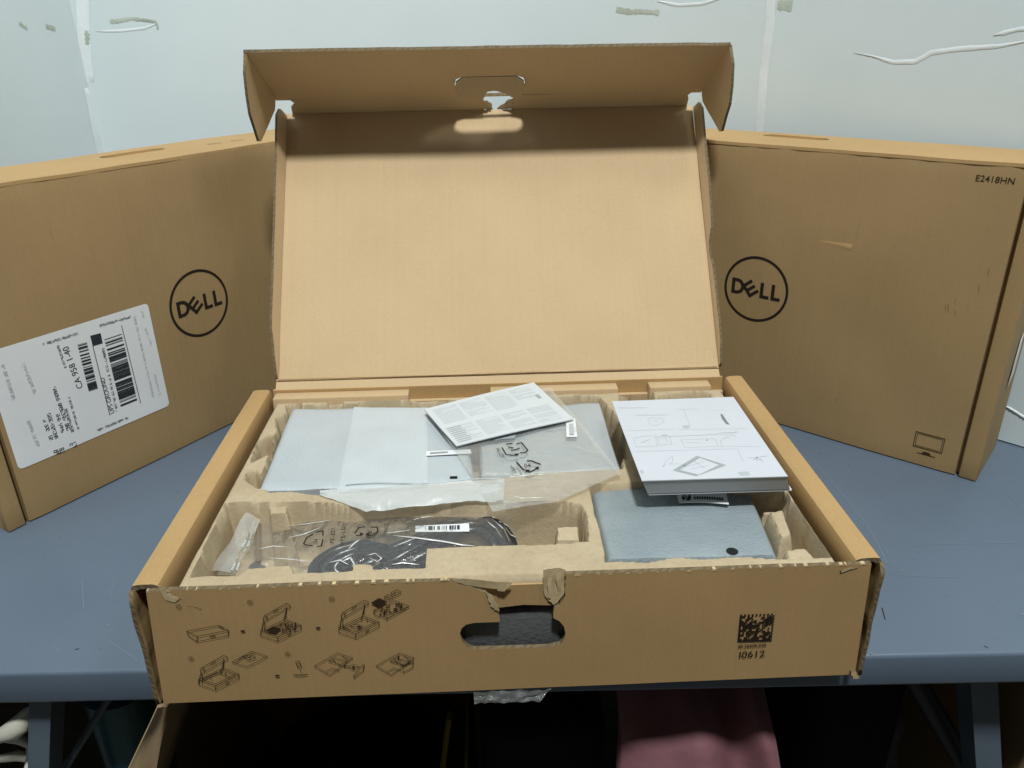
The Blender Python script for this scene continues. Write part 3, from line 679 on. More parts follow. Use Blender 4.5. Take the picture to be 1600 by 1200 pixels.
pict[5] = [[(768, 495), (790, 488), (805, 525), (785, 532), (768, 495)], [(780, 505), (796, 500), (798, 512), (784, 516)], [(755, 575), (845, 572), (800, 582), (755, 575)], [(800, 545), (800, 555)]]
six = [[(885, 520), (1030, 440), (1125, 470), (980, 577), (885, 520)], [(975, 490), (1010, 470), (1090, 490), (1050, 510), (975, 490)], [(955, 555), (1000, 535), (1045, 550)], [(1030, 508), (1070, 520)], [(1000, 475), (1020, 500)], [(1060, 455), (1100, 485)]]
pict[6] = six+[[(1095, 525), (1130, 510), (1165, 525), (1130, 545), (1095, 525)], [(1165, 530), (1198, 510), (1190, 550), (1135, 595), (1130, 580), (1165, 545)]]
pict[7] = sh(six, 385, 0)+[[(1440, 520), (1505, 490), (1500, 530), (1440, 562), (1440, 520)], [(1420, 505), (1460, 515), (1500, 475)], [(1470, 500), (1500, 505)], [(1360, 490), (1390, 500), (1430, 485)]]
pict[8] = [[(1320, 90), (1345, 73), (1378, 92), (1350, 108), (1320, 90)], [(1335, 85), (1355, 98)], [(1362, 65), (1400, 43), (1428, 58), (1390, 82), (1362, 65)], [(1255, 180), (1390, 112), (1478, 148), (1340, 228), (1300, 205), (1285, 212), (1260, 195), (1255, 180)], [(1255, 180), (1262, 165), (1290, 165)], [(1340, 228), (1335, 210), (1478, 148)]]
for k in range(26):
    x = 1285+random.random()*150; y = 182-(x-1285)*0.35+random.uniform(-22, 22); pict[8].append([(x, y), (x+random.uniform(6, 24), y+random.uniform(-14, 12)), (x+random.uniform(-6, 14), y+random.uniform(4, 18))])
for k in range(14):
    x = 665+random.random()*100; y = 270+random.uniform(-18, 30); pict[1].append([(x, y), (x+random.uniform(6, 20), y+random.uniform(-12, 8)), (x+random.uniform(-4, 14), y+random.uniform(4, 14))])
FI = plain('fine_print', (0.05, 0.032, 0.016), 0.7, 0.2)
pm = []
fills = {1: [[(585, 300), (622, 272), (682, 285), (640, 316)]], 8: [[(1237, 125), (1290, 95), (1342, 118), (1285, 150)], [(1380, 64), (1390, 58), (1396, 64), (1386, 70)]], 2: [[(1148, 272), (1165, 266), (1180, 274), (1162, 282)]], 4: [[(472, 466), (482, 463), (490, 468), (478, 473)]],
         6: [[(1100, 520), (1070, 512), (1070, 525)], [(1118, 525), (1135, 520), (1140, 530), (1125, 535)]], 7: [[(1404, 455), (1418, 455), (1414, 475), (1406, 475)]]}
for k, L in pict.items():
    ms = [ribbon([E4(l) for l in L], 0.00055)]
    if k in fills: ms.append(quads([E4(p) for p in fills[k]], 0.0005))
    link('pictogram', join(ms), FP, fp, INK_B, kind='stuff')
for cx, cy in ((425, 302), (895, 282), (640, 581)):
    link('arrow', quads([E4([(cx, cy+5), (cx+16, cy+5), (cx+16, cy+8), (cx+32, cy), (cx+16, cy-8), (cx+16, cy-5), (cx, cy-5)])]), FP, fp, INK_B)
for n_, (cx, cy) in enumerate(((38, 149), (482, 121), (993, 100), (115, 474), (717, 444))):
    c = e4(cx, cy); link('numeral', join([ribbon([circle(*c, 0.0020, 20)+[(c[0]+0.0020, c[1])]], 0.0004), place(text(str(n_+1), 0.0036, align='CENTER'), c[0], c[1]-0.0012)]), FP, fp, INK_B, kind='stuff')
# matrix mark: solid L, ticked far sides, random cells (not a readable code)
q00 = Vector(FP.px(1152.5, 1002.5)); q10 = Vector(FP.px(1206, 1001)); q01 = Vector(FP.px(1156.5, 960)); n = 18; cells = []
rnd = random.Random(11)
for i in range(n):
    for j in range(n):
        on = (i == 0) or (j == 0) or (rnd.random() < 0.5 and 0 < i < n-1 and 0 < j < n-1) or (i == n-1 and j % 2 == 0) or (j == n-1 and i % 2 == 0)
        if on:
            e = (q10-q00)/n; g = (q01-q00)/n; p = q00+e*i+g*j; cells.append([p, p+e*1.02, p+e*1.02+g*1.02, p+g*1.02])
link('matrix_mark', quads(cells, 0.0002), FP, fp, INK)
t1 = FP.px(1153, 1011.5); t2 = FP.px(1153.5, 1027.5)
link('small_lettering', place(text('SE.26505.036', 0.0046, bold=0.00008), t1[0], t1[1], 0.02), FP, fp, INK_B)
link('lettering', place(text('I0612', 0.0104, bold=0.00004), t2[0], t2[1], 0.02), FP, fp, INK)
# clear tape hanging from the bottom edge
def tapef(s, t):
    c = [Py(740, 1080, -0.002), Py(862, 1075, -0.002), Py(842, 1094, -0.004), Py(741, 1099, -0.004)]
    p = bil(c, s, t); p.y += 0.0022*nz(s*9, t*3, 0.5)-0.001; return p
link('clear_tape', grid(40, 10, tapef), WORLD, OB, TAPE_C)

# ------------------------------------------------------------------ moulded pulp tray
ZR = 0.1165
X0, X1, Y0, Y1 = -0.277, 0.277, 0.0075, 0.3635
st_ = 0.0016
nx = int((X1-X0)/st_); ny = int((Y1-Y0)/st_)
xs = np.linspace(X0, X1, nx+1); ys = np.linspace(Y0, Y1, ny+1); GX, GY = np.meshgrid(xs, ys)
def sdf(poly):
    d = np.full(GX.shape, 1e9); ins = np.zeros(GX.shape, bool); n = len(poly)
    for i in range(n):
        ax, ay = poly[i]; bx, by = poly[(i+1) % n]; ex, ey = bx-ax, by-ay
        t = np.clip(((GX-ax)*ex+(GY-ay)*ey)/(ex*ex+ey*ey+1e-12), 0, 1)
        d = np.minimum(d, np.hypot(GX-ax-t*ex, GY-ay-t*ey))
        c = ((ay > GY) != (by > GY)) & (GX < (bx-ax)*(GY-ay)/(by-ay+1e-15)+ax); ins ^= c
    return np.where(ins, -d, d)
def ss(x): x = np.clip(x, 0, 1); return x*x*(3-2*x)
TP = lambda pts: [tuple(Pz(x, y, ZR)[:2]) for x, y in pts]
Z = np.full(GX.shape, ZR)
rng = np.random.RandomState(3)
def vnoise(sc):
    a = rng.rand(int((Y1-Y0)/sc)+3, int((X1-X0)/sc)+3); fx = (GX-X0)/sc; fy = (GY-Y0)/sc; i = fx.astype(int); j = fy.astype(int); u = ss(fx-i); v = ss(fy-j)
    return a[j, i]*(1-u)*(1-v)+a[j, i+1]*u*(1-v)+a[j+1, i]*(1-u)*v+a[j+1, i+1]*u*v-0.5
wob = 0.0028*vnoise(0.03)+0.0009*vnoise(0.009)
def pocket(pts, depth, slope=0.006):
    global Z
    d = sdf(TP(pts))+wob; Z = np.minimum(Z, ZR-depth*ss(-d/slope+0.15))
def peg(pts, top, slope=0.010):
    global Z
    d = sdf(TP(pts))+wob*0.6; Z = np.maximum(Z, np.where(d < 0.001, (ZR-top)*ss(-d/slope*1.2+0.2)+Z*(1-ss(-d/slope*1.2+0.2)), -1))
# stand pocket
pocket([(455, 634), (700, 626), (915, 618), (930, 622), (957, 640), (972, 700), (971, 732), (905, 735), (860, 738), (500, 774), (403, 761), (408, 745), (425, 690), (440, 655)], 0.040)
for nt_ in ([(447, 632), (470, 628), (475, 640), (450, 650)], [(512, 626), (537, 625), (537, 634), (512, 635)], [(560, 628), (700, 620), (700, 634), (560, 638)], [(432, 652), (446, 648), (446, 662), (432, 668)],
            [(402, 690), (425, 676), (428, 706), (392, 722)], [(384, 738), (400, 732), (410, 748), (404, 762), (380, 748)], [(420, 758), (450, 757), (450, 768), (420, 768)]): pocket(nt_, 0.030, 0.006)
pocket([(915, 618), (935, 620), (965, 650), (972, 690), (958, 700), (938, 640)], 0.045, 0.007)
pocket([(955, 675), (978, 680), (990, 720), (968, 715)], 0.05, 0.007)
# cable pocket
pocket([(354, 785), (500, 785), (560, 790), (800, 785), (872, 783), (905, 786), (915, 805), (918, 845), (870, 848), (866, 850), (665, 855), (663, 885), (585, 888), (583, 880), (552, 881), (550, 892), (460, 896), (455, 882), (385, 886), (368, 899), (299, 901)], 0.064, 0.0065)
peg([(414, 779), (452, 778), (454, 800), (416, 800)], 0.004, 0.005)
peg([(862, 802), (911, 801), (913, 832), (864, 833)], 0.012, 0.008)
# base pocket on the right with pegs
pocket([(920, 757), (1060, 750), (1170, 760), (1228, 768), (1262, 815), (1296, 868), (1215, 872), (1170, 868), (1100, 874), (1060, 868), (1010, 878), (945, 877), (937, 820)], 0.050)
peg([(1190, 792), (1232, 785), (1250, 835), (1215, 850)], 0.002, 0.012)
peg([(1215, 852), (1262, 846), (1290, 875), (1222, 880)], 0.001, 0.012)
peg([(1190, 770), (1240, 770), (1244, 778), (1192, 780)], 0.020, 0.005)
# pockets behind the booklet
pocket([(966, 612), (984, 610), (990, 626), (970, 630)], 0.030, 0.006)
pocket([(986, 609), (1018, 607), (1028, 640), (988, 642)], 0.055, 0.006)
pocket([(1030, 618), (1095, 610), (1110, 614), (1180, 720), (1010, 740), (990, 680)], 0.040, 0.009)
# rim falls off at the outer border, with a rounded lip
bd = np.minimum(np.minimum(GX-X0, X1-GX), np.minimum(GY-Y0, Y1-GY)); Z = Z-0.006*(1-ss(bd/0.006))**2
Z = Z+0.0012*vnoise(0.03)+0.0009*vnoise(0.009)+0.0005*vnoise(0.0034)
def tray_z(x, y):
    i = int(np.clip((x-X0)/(X1-X0)*nx, 0, nx)); j = int(np.clip((y-Y0)/(Y1-Y0)*ny, 0, ny)); return float(Z[j, i])
verts = np.stack([GX, GY, Z], -1).reshape(-1, 3)
idx = np.arange((nx+1)*(ny+1)).reshape(ny+1, nx+1)
faces = np.stack([idx[:-1, :-1], idx[:-1, 1:], idx[1:, 1:], idx[1:, :-1]], -1).reshape(-1, 4)
rim = list(idx[0, :-1])+list(idx[:-1, -1])+list(idx[-1, :0:-1])+list(idx[:0:-1, 0]); b0 = len(verts)
sk = verts[rim].copy(); sk[:, 2] = ZR-0.014
verts = np.vstack([verts, sk]); m_ = len(rim)
faces = faces.tolist()+[[rim[k], b0+k, b0+(k+1) % m_, rim[(k+1) % m_]] for k in range(m_)]
me = bpy.data.meshes.new('tray'); me.from_pydata(verts.tolist(), [], faces); me.update(); smooth(me, 60)
tray = link('pulp_tray', me, WORLD, None, PULP, label='beige moulded pulp tray with pockets inside the open carton', category='tray')
# the wrapped monitor under the tray, seen through the hand hole
MON = foam('dark_foam_wrap', (0.13, 0.138, 0.138), sc=260, st=1.0)
wm = thing('wrapped_monitor', (0, 0.19, 0.004), 'dark foam wrapped monitor under the pulp tray, seen through the hand hole', 'monitor')
me = boxmesh(-0.262, 0.262, 0.016, 0.355, 0.0045, 0.052, 0.012, 4); rough(me, 0.02, 0.003, 25, 4.0); smooth(me, 60); link('wrap', me, WORLD, wm, MON)
me = boxmesh(-0.075, 0.075, 0.0095, 0.030, 0.030, 0.084, 0.008, 4); rough(me, 0.01, 0.003, 40, 2.0); smooth(me, 60); link('wrap_fold', me, WORLD, wm, MON)

# ------------------------------------------------------------------ contents
def slab(corners, z, thick, nu=60, nv=36, amp=0.0008, sc=40, edge=0.02, droop=0.004, seed=0.0):
    c = [Pz(x, y, z) for x, y in corners]
    def fn(s, t):
        p = bil(c, s, t); e = min(s, 1-s, t, 1-t)/edge
        p.z += amp*nz(p.x+seed, p.y, seed, sc)+amp*2*nz(p.x+seed, p.y, 5, 12)-droop*(1-min(1, e))**2
        return p
    return grid(nu, nv, fn, thick), fn
# white foam pouch
fpz = 0.1195
pw = thing('white_foam_pouch', Pz(600, 700, 0.08), 'flat part in a white foam pouch in the upper left of the tray', 'foam pouch')
me, _ = slab([(404, 763), (742, 750), (722, 634), (456, 636)], fpz, 0.020, seed=1.0); link('pouch', me, WORLD, pw, FOAM_W)
me, _ = slab([(526, 766), (668, 758), (668, 636), (553, 635)], fpz+0.0016, 0.001, 30, 30, edge=0.05, droop=0.001, seed=1.0); link('double_layer', me, WORLD, pw, FOAM_W2)
cs = [Pz(497, 772, 0.112), Pz(770, 797, 0.104), Pz(788, 748, 0.1225), Pz(500, 766, 0.1205)]
def skirtf(s, t):
    a = [Vector(q) for q in cs]; lo_ = [Pz(500, 773, 0.1195), Pz(572, 799, 0.116), Pz(640, 793, 0.119), Pz(720, 784, 0.1205), Pz(787, 782, 0.1205)]
    k = s*4; i = min(3, int(k)); f = k-i; b = lo_[i]*(1-f)+lo_[i+1]*f; tp_ = a[3]*(1-s)+a[2]*s
    p = b*(1-t)+tp_*t; p.z += 0.006*math.sin(math.pi*t)*math.sin(math.pi*s)+0.0022*nz(s*7, t*3, 2)+0.001*nz(s*22, t*9, 4); return p
link('open_end', grid(60, 20, skirtf), WORLD, pw, FOAM_SKIRT)
link('crease', tube([Pz(540+24*k, 757-2*math.sin(k*0.9)-0.8*k, fpz+0.003+0.0006*nz(k, 1, 1)) for k in range(11)], 0.0007, 5), WORLD, pw, FOAM_W2)
me, _ = slab([(666, 712), (737, 708), (735, 702), (666, 705)], fpz+0.0020, 0.0004, 10, 4, 0.0002, droop=0); lb = link('label', me, WORLD, pw, LABEL)
link('label_print', quads([[Pz(669+k*5.6, 709.5-k*0.35, 0)[:2], Pz(672.6+k*5.6, 709.3-k*0.35, 0)[:2], Pz(672.6+k*5.6, 706.9-k*0.35, 0)[:2], Pz(669+k*5.6, 707.1-k*0.35, 0)[:2]] for k in range(0)] or [[tuple(Pz(x, y, fpz+0.0026)[:2]) for x, y in ((672, 709), (700, 707.3), (700, 706), (672, 707.6))]], fpz+0.0034), WORLD, lb, INK_G)
link('black_tab', boxmesh(*(lambda a, b: (a.x, b.x, a.y-0.0005, a.y+0.0012))(Pz(703, 748, fpz), Pz(715, 746, fpz)), fpz+0.0006, fpz+0.0022), WORLD, pw, BLACK)
# grey foam pouch
pg = thing('grey_foam_pouch', Pz(860, 690, 0.08), 'flat part in a grey foam pouch beside the pulp ridge, right of the leaflet', 'foam pouch')
me, _ = slab([(752, 742), (971, 731), (938, 628), (745, 634)], fpz-0.0005, 0.020, amp=0.0014, sc=24, seed=4.0); link('pouch', me, WORLD, pg, FOAM_G)
# clear bag under the leaflet
bgz = 0.1245
cb = thing('clear_plastic_bag', Pz(800, 700, 0.12), 'clear plastic bag with recycling marks lying under the leaflet', 'plastic bag')
bc = [(770, 796), (866, 781), (968, 738), (958, 650), (850, 606), (664, 640), (712, 706)]
def bagz(x, y):
    c = Pz(800, 680, bgz); d = math.hypot((x-c.x)/0.16, (y-c.y)/0.12)
    return bgz-0.004*max(0, d-0.6)+0.0018*nz(x, y, 1, 22)+0.0009*nz(x, y, 3, 70)
def bagf(s, t):
    # outline polygon filled as a fan-like patch between its left and right chains
    Lc = [(770, 796), (712, 706), (664, 640)]; Rc = [(866, 781), (971, 738), (860, 604)]
    def ch(C, t):
        k = t*2; i = min(1, int(k)); f = k-i; return (C[i][0]*(1-f)+C[i+1][0]*f, C[i][1]*(1-f)+C[i+1][1]*f)
    a = ch(Lc, t); b = ch(Rc, t); p = Pz(a[0]*(1-s)+b[0]*s, a[1]*(1-s)+b[1]*s, bgz); p.z = bagz(p.x, p.y); return p
link('bag_film', grid(50, 60, bagf), WORLD, cb, FILM_H)
def onbag(x, y, zf, off=0.0006):
    z = bgz
    for _ in range(4):
        p = Pz(x, y, z); z = zf(p.x, p.y)+off
    return Pz(x, y, z)
def bagprint(polys, zf, off=0.0006):
    V = []; F = []
    for p in polys:
        b = len(V); V += [tuple(onbag(x, y, zf, off)) for x, y in p]; F.append(tuple(range(b, b+len(p))))
    me = bpy.data.meshes.new('p'); me.from_pydata(V, [], F); me.update(); return me
def pxline(lines, wd):
    out = []
    for ln in lines:
        for a, b in zip(ln[:-1], ln[1:]):
            a = Vector(a); b = Vector(b); d = (b-a); 
            if d.length < 0.01: continue
            d.normalize(); n = Vector((-d.y, d.x*0.75))*wd/2; out.append([a-n-d*0.2*wd, b-n+d*0.2*wd, b+n+d*0.2*wd, a+n-d*0.2*wd])
    return out
def tpoly(s, size, x, y, ang, squash=0.8):
    me = text(s, size, 0); out = []
    ca, sa = math.cos(ang), math.sin(ang)
    for p in me.polygons:
        out.append([(x+me.vertices[i].co.x*ca-me.vertices[i].co.y*sa, y-(me.vertices[i].co.x*sa+me.vertices[i].co.y*ca)*squash) for i in p.vertices])
    bpy.data.meshes.remove(me); return out
g5 = lambda x, y: (640+x*0.21875, 580+y*0.21875)
def L5(l): return [g5(*p) for p in l]
marks = pxline([L5(l) for l in [[(660, 545), (690, 595), (745, 600), (775, 592)], [(690, 520), (735, 515)], [(765, 518), (800, 510), (845, 565), (825, 580), (790, 582)], [(705, 540), (740, 548)], [(725, 565), (760, 560), (785, 550)]]], 2.0)
marks += pxline([L5(l) for l in [[(765, 650), (800, 690), (815, 705)], [(840, 640), (870, 640), (935, 665)], [(830, 715), (860, 720), (920, 690)]]], 2.6)
marks += [L5(p) for p in ([(745, 588), (785, 588), (765, 608)], [(815, 700), (860, 705), (850, 725)], [(895, 685), (925, 680), (918, 705)])]
marks += tpoly('04', 11, *g5(820, 690), R(10)); marks += tpoly('PE-LD', 8, *g5(612, 555), R(-60)); marks += tpoly('>PE<', 8, *g5(710, 678), R(-60))
link('recycling_marks', bagprint(marks, bagz, 0.0016), WORLD, cb, INK)
fold = bagprint(pxline([L5([(600, 480), (740, 470), (750, 450)])], 5)+[L5([(595, 475), (735, 440), (750, 465), (610, 495)])], bagz); link('folded_mark', fold, WORLD, cb, INK_G)
lp = bagprint([L5([(1118, 352), (1182, 335), (1198, 468), (1120, 470)])], bagz, 0.0010); bl_ = link('label', lp, WORLD, cb, LABEL)
link('label_print', bagprint([L5([(1140, 375), (1170, 372), (1175, 450), (1143, 452)])], bagz, 0.0016), WORLD, bl_, INK_P)
# leaflet
lfz = 0.1285
lt = thing('leaflet', Pz(780, 650, lfz), 'folded white leaflet of small print lying askew on the clear bag', 'leaflet')
lc = [Pz(713, 697, lfz), Pz(897, 655, lfz), Pz(834, 598, lfz+0.001), Pz(663, 640, lfz+0.001)]
def leaf(s, t, off=0.0):
    p = bil(lc, s, t); p.z += 0.0018*math.sin(math.pi*s)*0.5+0.0012*abs(t-0.5)+off; return p
sh_ = link('sheet', grid(24, 16, lambda s, t: leaf(s, t), 0.0012), WORLD, lt, LEAF)
V = []; F = []
def lq(s0, s1, t0, t1, off=0.00015):
    b = len(V); V.extend([tuple(leaf(*q, off)) for q in ((s0, t0), (s1, t0), (s1, t1), (s0, t1))]); F.append((b, b+1, b+2, b+3))
rnd = random.Random(3)
for blk, (t0, t1) in enumerate(((0.06, 0.44), (0.53, 0.93))):
    for cidx in range(4):
        s0 = 0.05+cidx*0.225; s1 = s0+0.20; rows = 15
        for r_ in range(rows):
            tt_ = t1-(t1-t0)*(r_+0.5)/rows; e = s1 if rnd.random() < 0.75 else s0+(s1-s0)*rnd.uniform(0.3, 0.9)
            if cidx == 3 and r_ > 9 and blk == 1: continue
            if rnd.random() < 0.08: continue
            lq(s0, e, tt_-0.006, tt_+0.004)
me = bpy.data.meshes.new('lp'); me.from_pydata(V, [], F); me.update(); link('small_print', me, WORLD, sh_, LEAF_P, kind='stuff')
V = []; F = []
for r_ in range(9): lq(0.03, 0.05+0.006*(r_ % 3)+0.09, 0.05+0.045*r_, 0.065+0.045*r_, 0.0002)
lq(0.90, 0.935, 0.60, 0.70, 0.0002)
me = bpy.data.meshes.new('lp2'); me.from_pydata(V, [], F); me.update(); link('dark_print', me, WORLD, sh_, INK_G, kind='stuff')
# booklet
bz = 0.1475
bk = thing('booklet', Pz(1080, 690, 0.12), 'thick white setup booklet with line drawings, lying over the tray', 'booklet')
bcn = [Pz(1003, 751, bz), Pz(1231, 744, bz), Pz(1146, 620, bz), Pz(956, 627, bz)]
bot = [Pz(1008, 774, bz-0.0195), Pz(1243, 765, bz-0.0195)]
off = ((bot[0]-bcn[0])+(bot[1]-bcn[1]))/2
def bkf(s, t, dz=0.0, g=0.0):
    s = -g+(1+2*g)*s; t = -g+(1+2*g)*t; p = bil(bcn, s, t); p.z += dz; return p
cov = link('cover', grid(16, 16, lambda s, t: bkf(s, t), 0.0009), WORLD, bk, PAPER)
def pages(s, t):
    return bkf(0.004+0.992*s, 0.004+0.992*t, -0.0010)
me = grid(12, 12, pages, 0.0170, Vector((off.x/0.0195*0.9, off.y/0.0195*0.9, -1))); link('page_block', me, WORLD, bk, PAGES)
bb = [c+off+Vector((0, 0, 0)) for c in bcn]
link('back_cover', grid(8, 8, lambda s, t: bil(bb, s, t)+Vector((0, 0, 0.0005)), 0.0012), WORLD, bk, PAPER)
fbk = Frame((0, 0, bz+0.00005), (1, 0, 0), (0, 1, 0))
g3 = lambda x, y: tuple(Pz(940+x*0.2, 600+y*0.2, bz+0.001)[:2])
def L3(l): return [g3(*p) for p in l]
dl = [[(250, 415), (330, 400), (420, 400), (435, 480), (270, 485), (250, 415)], [(435, 405), (530, 400), (550, 465), (455, 470), (435, 405)], [(455, 420), (505, 418), (515, 450)], [(620, 430), (880, 420), (915, 480), (650, 490), (620, 430)], [(650, 450), (780, 455)], [(930, 390), (1010, 385), (1060, 360)], [(940, 490), (930, 440), (980, 400)], [(640, 190), (690, 320)], [(200, 360), (560, 345)], [(270, 520), (1050, 500)], [(1060, 500), (1110, 600)], [(600, 350), (1140, 342)], [(480, 640), (500, 600), (550, 555), (560, 600), (530, 620), (620, 615)], [(480, 640), (500, 625)], [(660, 640), (800, 600)], [(690, 660), (830, 630)], [(730, 600), (800, 650)], [(360, 270), (390, 258), (470, 262), (490, 290), (430, 320), (380, 315), (360, 270)], [(400, 280), (440, 285)], [(940, 480), (1240, 482)], [(960, 420), (1000, 410), (1010, 395)], [(860, 205), (960, 198)], [(600, 195), (760, 188)]]
link('drawing', ribbon([L3(l) for l in dl], 0.0006, 0.00008), fbk, cov, INK_P, kind='stuff')
dl2 = [[(520, 404), (700, 398), (900, 388), (940, 375), (1060, 372)], [(270, 238), (515, 236)], [(130, 182), (350, 180)], [(310, 455), (340, 440), (375, 428)], [(1150, 570), (1190, 572), (1215, 568), (1300, 555)], [(1210, 590), (1240, 580), (1260, 600)], [(1020, 395), (1045, 400)], [(1190, 585), (1210, 575)]]
link('line_drawing', ribbon([L3(l) for l in dl2], 0.0006, 0.00012), fbk, cov, INK_LG, kind='stuff')
scr = quads([L3(p) for p in ([(555, 668), (745, 555), (770, 570), (612, 665)], [(555, 668), (612, 665), (760, 702), (740, 714)], [(760, 702), (740, 714), (975, 628), (920, 625)], [(745, 555), (770, 570), (920, 625), (975, 628)])], 0.00016)
link('screen_drawing', scr, fbk, cov, INK_LG)
dk = quads([L3(p) for p in ([(928, 228), (945, 232), (980, 285), (1002, 312), (975, 308), (940, 265)], [(630, 630), (648, 624), (662, 630), (644, 636)], [(818, 432), (826, 428), (832, 434), (824, 438)], [(1205, 572), (1216, 562), (1222, 572), (1212, 578)])], 0.0002)
link('dark_drawing', dk, fbk, cov, INK_M, kind='stuff')
[link('grey_block', quads([L3(p)], 0.00014), fbk, cov, INK_P) for p in ([(1065, 682), (1145, 676), (1160, 705), (1085, 708)], [(630, 320), (680, 316), (692, 336), (642, 340)], [(465, 390), (510, 386), (520, 402), (475, 405)], [(300, 668), (322, 666), (330, 690), (308, 692)])]
# silver pouch with label and dot
szz = 0.1075
sp = thing('silver_foam_pouch', Pz(1060, 820, 0.07), 'silvery foam pouch with black dot in the lower right of the tray', 'foam pouch')
me, sfn = slab([(948, 876), (1217, 869), (1168, 752), (921, 757)], szz, 0.022, 70, 44, 0.0010, 30, 0.03, 0.006, 6.0); po = link('pouch', me, WORLD, sp, SILVER)
SG = [(sfn(i/70, j/44)) for i in range(71) for j in range(45)]
def silz(x, y): return min(SG, key=lambda p: (p.x-x)**2+(p.y-y)**2).z
c = Pz(1144, 862, szz); c = Pz(1144, 862, silz(c.x, c.y))
me = quads([circle(c.x, c.y, 0.0052, 28)], 0)
for v in me.vertices: v.co.z = silz(c.x+(v.co.x-c.x)*0.5, c.y+(v.co.y-c.y)*0.5)+0.0007
link('black_dot', me, WORLD, sp, plain('black_sticker', (0.012, 0.013, 0.015), 0.6, 0.3))
lc2 = [Pz(1061, 786, szz+0.0025), Pz(1139, 788, szz+0.0045), Pz(1134, 768, szz+0.006), Pz(1056, 768, szz+0.004)]
lb = link('label', grid(10, 6, lambda s, t: bil(lc2, s, t)+Vector((0, 0, 0.0015*math.sin(math.pi*s))), 0.0004), WORLD, sp, LABEL)
V = []; F = []
rnd = random.Random(9)
for (s0, s1, t0, t1) in [(0.08+0.026*i, 0.08+0.026*(i+1), 0.15+0.12*j, 0.15+0.12*(j+1)) for i in range(7) for j in range(6) if rnd.random() < 0.6]+[(0.32+0.05*k, 0.355+0.05*k, 0.22, 0.45) for k in range(12)]:
    b = len(V); V += [tuple(bil(lc2, s, t)+Vector((0, 0, 0.0015*math.sin(math.pi*s)+0.0006))) for s, t in ((s0, t0), (s1, t0), (s1, t1), (s0, t1))]; F.append((b, b+1, b+2, b+3))
me = bpy.data.meshes.new('sl'); me.from_pydata(V, [], F); me.update(); link('label_print', me, WORLD, lb, INK_L)
# black cables, coiled
cbt = thing('coiled_cable', Pz(650, 850, 0.07), 'black monitor cables coiled inside the clear zip bag', 'cable')
def spl(px, z, n=8):
    P = [Pz(x, y, zz) for (x, y), zz in zip(px, z if isinstance(z, (list, tuple)) else [z]*len(px))]; out = []
    for k in range(len(P)-1):
        p0, p1, p2, p3 = P[max(0, k-1)], P[k], P[k+1], P[min(len(P)-1, k+2)]
        for i in range(n):
            t = i/n; out.append(0.5*((2*p1)+(p2-p0)*t+(2*p0-5*p1+4*p2-p3)*t*t+(3*p1-p0-3*p2+p3)*t**3))
    return out+[P[-1]]
def loopc(px, z, r): link('cable_loop', tube(spl(px, z), r, 10), WORLD, cbt, BLACK)
for k in range(3):      # the coil's right-hand turn
    q = 1-0.20*k; cx, cy = 728, 858
    arc = [(600, 862), (650, 842), (690, 822), (722, 811), (752, 810), (780, 821), (798, 843), (800, 866), (770, 884)]
    loopc([(cx+(x-cx)*q, cy+(y-cy)*q) for x, y in arc], [0.086, 0.092, 0.096, 0.098, 0.098, 0.097, 0.095, 0.090, 0.084], 0.0046)
for k in range(3):      # left-hand turn, lying lower
    q = 1-0.20*k; cx, cy = 575, 884
    arc = [(640, 872), (600, 858), (560, 852), (522, 862), (494, 882), (492, 900), (530, 912)]
    loopc([(cx+(x-cx)*q, cy+(y-cy)*q) for x, y in arc], [0.090, 0.092, 0.091, 0.089, 0.086, 0.082, 0.078], 0.0050)
for a, b in (((582, 896), (705, 824)), ((606, 898), (726, 832))):
    loopc([a, ((a[0]*2+b[0])/3, (a[1]*2+b[1])/3), ((a[0]+b[0]*2)/3, (a[1]+b[1]*2)/3), b], [0.088, 0.098, 0.102, 0.098], 0.0048)
def plug(a, b, r):
    a, b = Vector(a), Vector(b); d = (b-a); return tube([a, a+d*0.05, a+d*0.6, a+d*0.65, b], [r*0.7, r, r, r*0.75, r*0.7], 12, False, 0.6)
link('plug', plug(Pz(530, 890, 0.086), Pz(585, 874, 0.092), 0.010), WORLD, cbt, BLACK)
link('plug', plug(Pz(640, 896, 0.090), Pz(664, 872, 0.096), 0.010), WORLD, cbt, BLACK)
# zip bag over the cables
zb_ = thing('zip_bag', Pz(560, 850, 0.06), 'clear zip bag with recycling marks and barcode label, holding the cables', 'plastic bag')
zc = [Pz(340, 903, 0.092), Pz(806, 918, 0.096), Pz(808, 814, 0.100), Pz(407, 812, 0.094)]
zcen = Pz(650, 850, 0.1)
def zipz(x, y):
    d = math.exp(-((x-zcen.x)/0.10)**2-((y-zcen.y)/0.045)**2)
    r = noise.ridged_multi_fractal(Vector((x*16+y*6, y*30-x*8, 0.3)), 1.0, 2.0, 3, 1.0, 2.0)
    return 0.094+0.020*d+0.0024*(r-1.0)+0.002*nz(x, y, 7, 25)
def zipf(s, t):
    p = bil(zc, s, t); p.y += 0.004*math.sin(math.pi*s)*t; p.z = zipz(p.x, p.y)-0.010*(max(0, s-0.94)/0.06)**2; return p
link('bag_film', grid(130, 50, zipf), WORLD, zb_, FILM)
def zipend(s, t):
    a = Pz(330, 893, 0.088)*(1-t)+Pz(384, 802, 0.106)*t; b = Pz(372, 893, 0.097)*(1-t)+Pz(408, 812, 0.100)*t
    p = a*(1-s)+b*s; p.z += 0.002*math.sin(t*9)+0.001*math.sin(s*6); return p
link('zip_end', grid(10, 30, zipend), WORLD, zb_, FILM_Z)
for dx in (0, 7): link('zip_rib', tube([Pz(362+dx+36*k/12, 892-78*k/12, 0.0985+0.001*math.sin(k)) for k in range(13)], 0.0011, 6), WORLD, zb_, FILM_Z)
